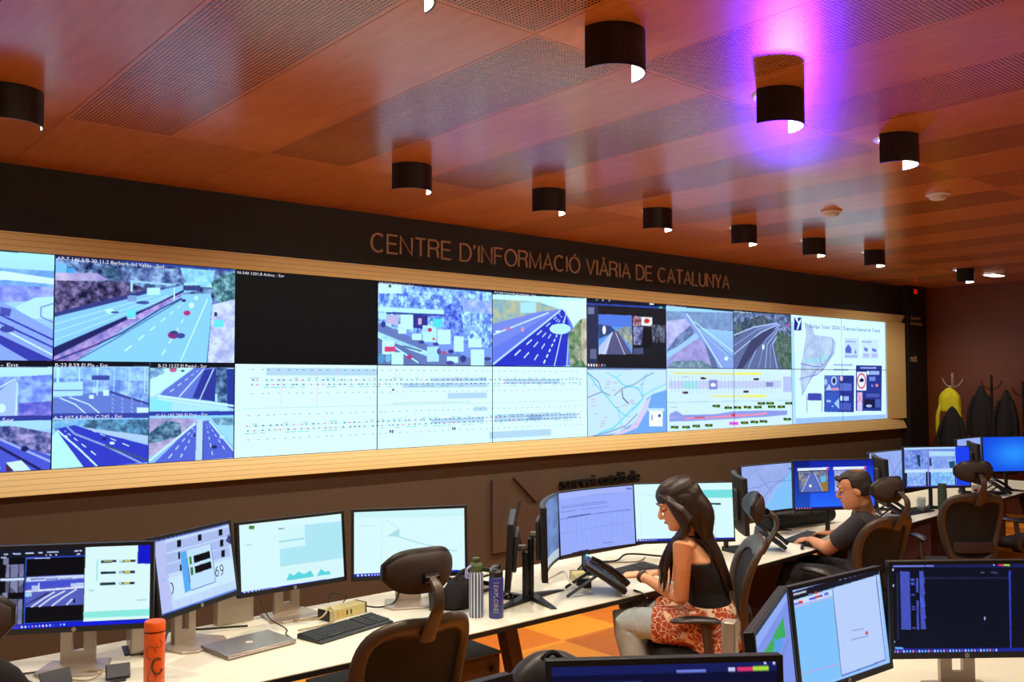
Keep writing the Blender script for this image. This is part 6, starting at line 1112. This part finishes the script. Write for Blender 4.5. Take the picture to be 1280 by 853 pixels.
# ---------------------------------------------------------------- woman at the telephone
Fw = Vector((-.62, .78, 0)).normalized(); Rw = Vector((Fw.y, -Fw.x, 0))
hc = Vector((3.665, 2.985, 1.255)); Mh = Matrix.Translation(hc) @ frame(Vector((-.74, .60, -.42)))
Lsh, Rsh = Vector((3.625, 2.925, 1.055)), Vector((3.87, 3.11, 1.05)); Lel = Vector((3.705, 3.005, .765)); Lwr = Vector((3.715, 3.30, .835)); Rel = Vector((3.98, 3.25, .80)); Rwr = Vector((4.02, 3.42, .785))
pel = Vector((3.93, 2.985, .615)); 
def ax(p0, p1): a = (Rsh-Lsh).normalized(); a.z = 0; return a.normalized()
RX = ax(0, 0); FX2 = Vector((-RX.y, RX.x, 0))
w = MB()
neck = hc+Vector((.045, -.03, -.10)); chest = Vector((3.765, 3.005, .985))
TOR = [(pel+Vector((0, 0, -.10)), .150, .105), (pel, .170, .125), (Vector((3.915, 2.98, .71)), .145, .105), (Vector((3.885, 2.98, .79)), .128, .092), (Vector((3.845, 2.985, .88)), .140, .100), (Vector((3.80, 2.995, .965)), .152, .103), (Vector((3.765, 3.0, 1.03)), .135, .080), (Vector((3.745, 3.0, 1.075)), .075, .056)]
ell_loft(w, [(c, RX, FX2, a, b) for c, a, b in TOR])
w.tube([(3.76, 3.0, 1.03), (3.735, 2.995, 1.10), tuple(neck+Vector((-.01, .01, .01))), tuple(hc+Vector((.0, 0, -.03)))], [.062, .050, .047, .050], 16)
for sh, el, wr in ((Lsh, Lel, Lwr), (Rsh, Rel, Rwr)):
    inn = sh.lerp(Vector((3.755, 3.0, 1.03)), .55); m1_ = sh.lerp(el, .35); m2_ = sh.lerp(el, .75); f1_ = el.lerp(wr, .3); f2_ = el.lerp(wr, .72)
    w.tube([inn, sh, m1_, m2_, el], [.058, .053, .047, .042, .040], 16); w.tube([m2_.lerp(el, .5), el, f1_, f2_, wr], [.040, .041, .040, .031, .025], 14, ry=[.040, .041, .038, .028, .021])
hand_into(w, Lwr, Vector((-.38, .92, -.12)), Vector((-.25, .1, 1)), [16, 20, 26, 30], s=1, thumb=-1)
hand_into(w, Rwr, Vector((-.25, 1, -.10)), Vector((0, .1, 1)), 18, s=-1, thumb=-1)
for s, kx in ((1, Vector((3.60, 3.30, .605))), (-1, Vector((3.78, 3.42, .605)))):
    hp = pel-RX*.085*s+Vector((0, 0, -.02)); an = kx+Vector((.09, -.07, -.46)); mid = hp.lerp(kx, .5)
    w.tube([hp, mid, kx, kx.lerp(an, .35), an], [.085, .075, .058, .052, .036], 14); w.tube([an+Vector((.02, -.02, -.05)), an+Vector((-.07, .07, -.08)), an+Vector((-.12, .13, -.09))], [.038, .036, .026], 12, ry=[.036, .028, .02])
head_into(w, Mh)
wo = w.obj('person', 'skin'); tag(wo, 'woman with long dark hair in a black strappy top, seated and touching a desk telephone', 'person'); bake(wo, .0045, 5); wo['kind'] = 'person'; del wo['kind']
face_parts(wo, Mh, 'hair_dark')
def grow(secs, g, i0, i1): return [(c, RX, FX2, a+g, b+g) for c, a, b in secs[i0:i1]]
# black top with straps
m = MB(); ell_loft(m, [(c, RX, FX2, a+.009, b+.009) for c, a, b in ((Vector((3.925, 2.98, .685)), .158, .112), (Vector((3.915, 2.98, .71)), .147, .107), TOR[3], TOR[4], (Vector((3.82, 2.99, .925)), .147, .102), (Vector((3.80, 2.995, .955)), .150, .103))])
for s, sh in ((-1, Lsh), (1, Rsh)):
    for fb in (-1, 1): pass
    top = Vector((3.755, 3.0, 1.075))+RX*.088*s; m.tube(spline([Vector((3.80, 2.995, .945))+RX*.10*s-FX2*.095, Vector((3.785, 2.995, 1.03))+RX*.098*s-FX2*.080, top-FX2*.02+Vector((0, 0, .016)), Vector((3.75, 3.0, 1.03))+RX*.085*s+FX2*.075, Vector((3.80, 2.995, .94))+RX*.07*s+FX2*.10], 6), .0065, 8)
bake(m.obj('black_top', 'black_knit', wo), .005, 3)
# leaf-print shirt tied round the hips and lying over the thighs
m = MB(); ell_loft(m, [(c, RX, FX2, a, b) for c, a, b in ((Vector((3.935, 2.975, .485)), .200, .150), (Vector((3.935, 2.975, .53)), .212, .160), (pel, .198, .152), (Vector((3.925, 2.98, .69)), .172, .128), (Vector((3.915, 2.98, .725)), .156, .116))])
for s, kx in ((1, Vector((3.60, 3.30, .605))), (-1, Vector((3.78, 3.42, .605)))):
    hp = pel-RX*.085*s+Vector((0, 0, -.02)); m.tube([hp, hp.lerp(kx, .30), hp.lerp(kx, .55), hp.lerp(kx, .68)], [.112, .108, .100, .096], 16)
m.tube([pel-RX*.1+Vector((-.02, .05, .06)), pel-RX*.14+Vector((-.07, .11, .02)), pel-RX*.17+Vector((-.11, .14, -.07))], [.05, .055, .04], 10, ry=[.03, .03, .02])
so = bake(m.obj('leaf_print_shirt', 'leaf_print_cloth', wo), .008, 4)
m = MB()
for s, kx in ((1, Vector((3.60, 3.30, .605))), (-1, Vector((3.78, 3.42, .605)))):
    hp = pel-RX*.085*s+Vector((0, 0, -.02)); an = kx+Vector((.09, -.07, -.46)); up_ = kx+Vector((.0, .0, .0))
    m.tube([hp, hp.lerp(kx, .5), hp.lerp(kx, .85), kx+Vector((-.012, .012, .0)), kx.lerp(an, .12), kx.lerp(an, .45), kx.lerp(an, .97)], [.098, .088, .078, .074, .075, .070, .058], 18)
    for q in range(5): t_ = .80+q*.05; ball(m, hp.lerp(kx, t_) if t_ < 1 else kx.lerp(an, (t_-1)*1.2+.03), .081, .081, .014, n=8, M=frame((kx-hp)) @ Matrix.Rotation(R(70+q*12), 4, 'X'))
bake(m.obj('jeans', 'jeans', wo), .006, 3)
for s, kx in ((1, Vector((3.60, 3.30, .605))), (-1, Vector((3.78, 3.42, .605)))):
    an = kx+Vector((.09, -.07, -.46)); MB().tube([an+Vector((.04, -.04, -.085)), an+Vector((-.03, .03, -.08)), an+Vector((-.13, .14, -.095))], [.042, .046, .036], 14, ry=[.05, .048, .028]).obj('shoe', 'matte_black', wo)
# hair: cap plus many strands
m = MB(); m.rings([[Mh @ (v+Vector((0, -.012 if True else 0, .004))) for v in r] for r in head_rings(1.0, .012, .030)])
m.tube([Mh @ Vector(p) for p in ((0, -.02, .07), (0, -.06, .02), (0, -.072, -.05))], [.082, .086, .075], 16)
path = [Mh @ Vector((0, -.075, .0)), Mh @ Vector((0, -.10, -.09)), Vector((3.80, 2.93, 1.09)), Vector((3.86, 2.905, .98)), Vector((3.905, 2.89, .88)), Vector((3.935, 2.885, .80))]
m.tube(spline(path, 5), [.080, .080, .080, .079, .078, .077, .077, .076, .075, .074, .074, .073, .072, .070, .068, .066, .064, .062, .060, .057, .054, .048, .042, .034, .026, .018][:26], 16, ry=[.065-.0016*i for i in range(26)])
pf = [Mh @ Vector((-.055, .045, .065)), Mh @ Vector((-.082, .035, -.02)), Mh @ Vector((-.080, .030, -.11)), Vector((3.645, 2.995, 1.06)), Vector((3.625, 3.03, .96)), Vector((3.63, 3.05, .86))]
m.tube(spline(pf, 5), [.030+.012*math.sin(PI*i/25) for i in range(26)], 10, ry=[.022]*20+[.02, .018, .016, .012, .009, .006])
m.tube([Mh @ Vector(p) for p in ((-.03, .075, .085), (-.07, .045, .05), (-.086, .005, -.01), (-.088, -.01, -.08))], [.018, .034, .045, .045], 12, ry=[.012, .02, .022, .022]); m.tube([Mh @ Vector(p) for p in ((.03, .07, .085), (.07, .04, .05), (.084, .0, -.01), (.084, -.01, -.09))], [.018, .03, .04, .04], 12, ry=[.012, .02, .02, .02])
ho = m.obj('hair', 'hair_dark', wo); bake(ho, .005, 4)
rg = random.Random(4); st = MB()
for i in range(260):
    u = rg.uniform(-1, 1); v = rg.uniform(.2, 1); off = rg.uniform(-.01, .012); ln = rg.uniform(.75, 1.04)
    a = u*1.9; p0 = Mh @ Vector((.02*u, .03-.03*abs(u), .128)); p1 = Mh @ Vector((math.sin(a)*.086, -.012-.100*math.cos(a)*.9, .055)); p2 = Mh @ Vector((math.sin(a)*.088, -.020-.098*math.cos(a), -.05))
    bx = RX*(u*.085)-FX2*(.058*math.cos(u*1.4)); e = [Vector((3.80, 2.945, 1.08)), Vector((3.865, 2.925, .97)), Vector((3.91, 2.91, .88)), Vector((3.945, 2.90, .79))]
    pts = [p0, p1, p2]+[e[k]+bx*(1-.12*k)*(1+off*4)+Vector((0, 0, .0)) for k in range(4)]; pts = spline(pts, 4); n_ = int(len(pts)*ln); st.tube(pts[:n_], [.0030]*(n_-3)+[.0024, .0016, .0008], 5, cap=False)
for i in range(50):
    o = Vector((rg.uniform(-.03, .03), rg.uniform(-.03, .03), 0)); pts = spline([Mh @ Vector((-.02, .05, .118))]+[p+o*(.4+.15*k) for k, p in enumerate(pf)]+[pf[-1]+Vector((.0, .01, -.08))+o], 4); n_ = int(len(pts)*rg.uniform(.7, 1)); st.tube(pts[:n_], [.0028]*(n_-2)+[.0018, .0008], 5, cap=False)
st.obj('hair_strands', 'hair_dark', wo)
# bracelet watch and cord
wd_ = (Lwr-Lel).normalized(); M = Matrix.Translation(Lwr-wd_*.022) @ frame(wd_) @ Matrix.Rotation(-PI/2, 4, 'X')
MB().lathe([(.030, -.011), (.034, -.008), (.034, .008), (.030, .011), (.027, 0)], n=24, M=M).obj('bracelet', 'watch_brown', wo)
MB().lathe([(.026, -.002), (.030, -.002), (.030, .002), (.026, .002)], n=20, M=Matrix.Translation(Lwr-wd_*.045) @ frame(wd_) @ Matrix.Rotation(-PI/2, 4, 'X')).obj('wrist_cord', 'paper', wo)
# ---------------------------------------------------------------- man at the keyboard
hm = Vector((5.44, 2.985, 1.185)); Mm = Matrix.Translation(hm) @ frame(Vector((-.50, .83, -.22)))
Ls, Rs = Vector((5.40, 2.915, .985)), Vector((5.70, 3.07, .985)); Le, Lw_ = Vector((5.455, 3.19, .775)), Vector((5.64, 3.43, .785)); Re, Rw_ = Vector((5.92, 3.25, .80)), Vector((5.96, 3.46, .79))
RX = (Rs-Ls).normalized(); FX2 = Vector((-RX.y, RX.x, 0)); pm = Vector((5.56, 3.00, .60))
TM = [(pm+Vector((0, 0, -.08)), .165, .115), (pm, .180, .130), (Vector((5.565, 2.97, .72)), .165, .115), (Vector((5.565, 2.95, .83)), .170, .118), (Vector((5.555, 2.95, .92)), .180, .118), (Vector((5.55, 2.965, .99)), .150, .090), (Vector((5.53, 2.975, 1.035)), .085, .062)]
m = MB(); ell_loft(m, [(c, RX, FX2, a, b) for c, a, b in TM]); m.tube([(5.54, 2.97, 1.0), (5.51, 2.965, 1.06), tuple(hm+Vector((.03, -.03, -.07))), tuple(hm)], [.072, .062, .060, .055], 16)
for sh, el, wr in ((Ls, Le, Lw_), (Rs, Re, Rw_)):
    inn = sh.lerp(Vector((5.55, 2.98, .98)), .5); m2_ = sh.lerp(el, .7); m.tube([inn, sh, sh.lerp(el, .35), m2_, el], [.068, .062, .054, .048, .046], 16); m.tube([m2_.lerp(el, .5), el, el.lerp(wr, .3), el.lerp(wr, .72), wr], [.046, .047, .046, .036, .028], 14, ry=[.046, .046, .043, .031, .023])
hand_into(m, Lw_, Vector((.42, .88, -.12)), Vector((0, 0, 1)), 14, s=1, thumb=1); hand_into(m, Rw_, Vector((.05, 1, -.10)), Vector((0, 0, 1)), [16, 18, 20, 24], s=1, thumb=-1)
LEG = [(Vector((5.47, 2.96, .57)), Vector((5.33, 3.42, .595)), Vector((5.20, 3.30, .12))), (Vector((5.66, 3.04, .57)), Vector((5.66, 3.50, .595)), Vector((5.70, 3.45, .12)))]
for hp, kn, an in LEG:
    m.tube([hp, hp.lerp(kn, .5), kn, kn.lerp(an, .35), an], [.095, .082, .060, .056, .038], 14); m.tube([an+Vector((.02, -.04, -.05)), an+Vector((-.02, .08, -.08)), an+Vector((-.03, .15, -.09))], [.04, .038, .028], 12, ry=[.038, .03, .02])
head_into(m, Mm); mo = m.obj('person', 'skin_man'); tag(mo, 'man with thinning dark hair in a dark grey T-shirt, seated and typing', 'person'); bake(mo, .005, 5); face_parts(mo, Mm, 'hair_short', 'skin_man')
m = MB(); ell_loft(m, [(c, RX, FX2, a+.012, b+.012) for c, a, b in [(pm+Vector((0, 0, -.01)), .182, .132)]+TM[2:6]+[(Vector((5.537, 2.972, 1.025)), .078, .058)]])
for sh, el in ((Ls, Le), (Rs, Re)): m.tube([sh.lerp(Vector((5.55, 2.98, .98)), .55), sh+Vector((0, 0, .004)), sh.lerp(el, .3), sh.lerp(el, .70)], [.078, .076, .072, .070], 18)
bake(m.obj('grey_t_shirt', 'grey_tee', mo), .006, 4)
m = MB(); ell_loft(m, [(c, RX, FX2, a+.012, b+.012) for c, a, b in TM[0:2]])
for hp, kn, an in LEG: m.tube([hp, hp.lerp(kn, .5), kn, kn.lerp(an, .15), kn.lerp(an, .38)], [.110, .100, .082, .080, .080], 16)
bake(m.obj('black_shorts', 'dark_cloth', mo), .008, 3)
for hp, kn, an in LEG: MB().tube([an+Vector((.03, -.06, -.085)), an+Vector((-.01, .04, -.08)), an+Vector((-.03, .17, -.095))], [.042, .048, .038], 14, ry=[.05, .048, .028]).obj('shoe', 'matte_black', mo)
# short hair, thin at the crown; beard shadow
m = MB(); m.rings([[Mm @ (Vector((v.x*(.86 if v.y > .030 and v.z < .070 else 1), v.y-(.022 if v.y > .030 and v.z < .070 else .004), v.z)) if v.z > .02 or v.y < .0 else Vector((v.x*.86, v.y*.86, v.z))) for v in r] for r in head_rings(1.0, .0075, -.04)])
m.tube([Mm @ Vector(p) for p in ((0, -.040, .06), (0, -.055, .01), (0, -.056, -.045))], [.076, .078, .064], 18, ry=[.062, .056, .048]); m.tube([Mm @ Vector(p) for p in ((-.045, .070, .078), (-.02, .088, .092), (.02, .088, .092), (.045, .070, .078))], [.014, .018, .018, .014], 10)
def thin_hair():
    mm_, nt, b, new, link = nodes('thinning_hair'); g = new('ShaderNodeNewGeometry'); M = lambda *a: mth(new, link, *a)
    v = new('ShaderNodeVectorMath'); v.operation = 'DISTANCE'; link(g.outputs['Position'], v.inputs[0]); v.inputs[1].default_value = Mm @ Vector((0, -.045, .115))
    n = new('ShaderNodeTexNoise'); n.inputs['Scale'].default_value = 90; link(g.outputs['Position'], n.inputs['Vector'])
    mr = new('ShaderNodeMapRange'); link(v.outputs['Value'], mr.inputs[0]); mr.inputs[1].default_value = .015; mr.inputs[2].default_value = .060; mr.inputs[3].default_value = .65; mr.inputs[4].default_value = 0
    f = M('MULTIPLY', mr.outputs[0], M('ADD', n.outputs[0], .5)); link(mixc(new, link, f, lin((34, 23, 18)), lin((190, 128, 90))), b.inputs['Base Color']); b.inputs['Roughness'].default_value = .6
thin_hair()
bake(m.obj('hair', 'thinning_hair', mo), .004, 2)
# ================================================================ COATS AND STANDS AT THE END WALL
def stand(x, y, h, lab, m='matte_black'):
    t = thing('coat_stand', lab, 'coat stand', (x, y, 0), 0, 'coat stands'); MB().tube([(0, 0, .02), (0, 0, h)], .016, 10).obj('pole', m, t); MB().lathe([(.17, 0), (.17, .015), (.03, .03)], n=24).obj('foot_plate', 'matte_black', t)
    for k in range(4):
        a = k*PI/2+.4; MB().tube(spline([(0, 0, h-.20), (.08*math.cos(a), .08*math.sin(a), h-.17), (.13*math.cos(a), .13*math.sin(a), h-.08)], 4), .008, 6).obj('hook', m, t)
def coat(name, x, y, ztop, zbot, w, m, lab, cat, seed, d=.10, grp='hanging coats'):
    rg = random.Random(seed); M_ = MB(); rings = []; k = 9; ph = rg.uniform(0, 6)
    for i in range(k):
        t = i/(k-1); ww = w*(.12+.88*min(1, (t*3.0))**.7)*(1+.10*t); dd = d*(.3+.7*min(1, t*3)); z = ztop+(zbot-ztop)*t
        rings.append([Vector((dd*math.cos(a)*(1+.12*math.sin(5*a+ph)), ww*math.sin(a)*(1+.06*math.sin(6*a+ph+t)), z)) for a in [2*PI*q/36 for q in range(36)]])
    t = thing(name, lab, cat, (x, y, 0), 0, grp); M_.rings(rings).obj('cloth', m, t, sub=1)
    for s in (-1, 1): MB().tube(spline([(-.02, s*w*.55, ztop-.16), (-.05, s*w*1.02, ztop-.40), (-.04, s*w*1.08, ztop-.70)], 5), [.045]*8+[.04]*3, 10, ry=.03).obj('sleeve', m, t)
stand(12.95, 5.60, 1.98, 'coat stand with a pale pole carrying the yellow vest', 'champagne'); stand(13.05, 5.12, 1.95, 'dark coat stand with two black coats right of the yellow vest'); stand(13.0, 4.70, 1.86, 'dark coat stand with shiny knobs nearest the right edge')
coat('safety_vest', 12.93, 5.64, 1.78, 1.42, .14, 'yellow_cloth', 'yellow high-visibility vest hanging on the pale coat stand', 'vest', 1, .09)
coat('hanging_coat', 12.78, 5.54, 1.52, .60, .17, 'coat_black', 'black coat hanging below the yellow vest', 'coat', 2, .08)
coat('hanging_coat', 12.90, 5.20, 1.82, .65, .14, 'coat_black', 'long black coat hanging alone between the yellow vest and the cluster at the right', 'coat', 3)
coat('hanging_coat', 12.92, 5.00, 1.50, .60, .10, 'dark_cloth', 'dark brownish coat hanging low between two black coats', 'coat', 4, .08)
coat('hanging_coat', 12.86, 4.86, 1.76, .60, .13, 'coat_black', 'black coat hanging on the stand with shiny knobs', 'coat', 5)
coat('hanging_coat', 12.9, 4.52, 1.52, .60, .13, 'coat_black', 'black jacket at the extreme right edge by the end wall', 'coat', 6)
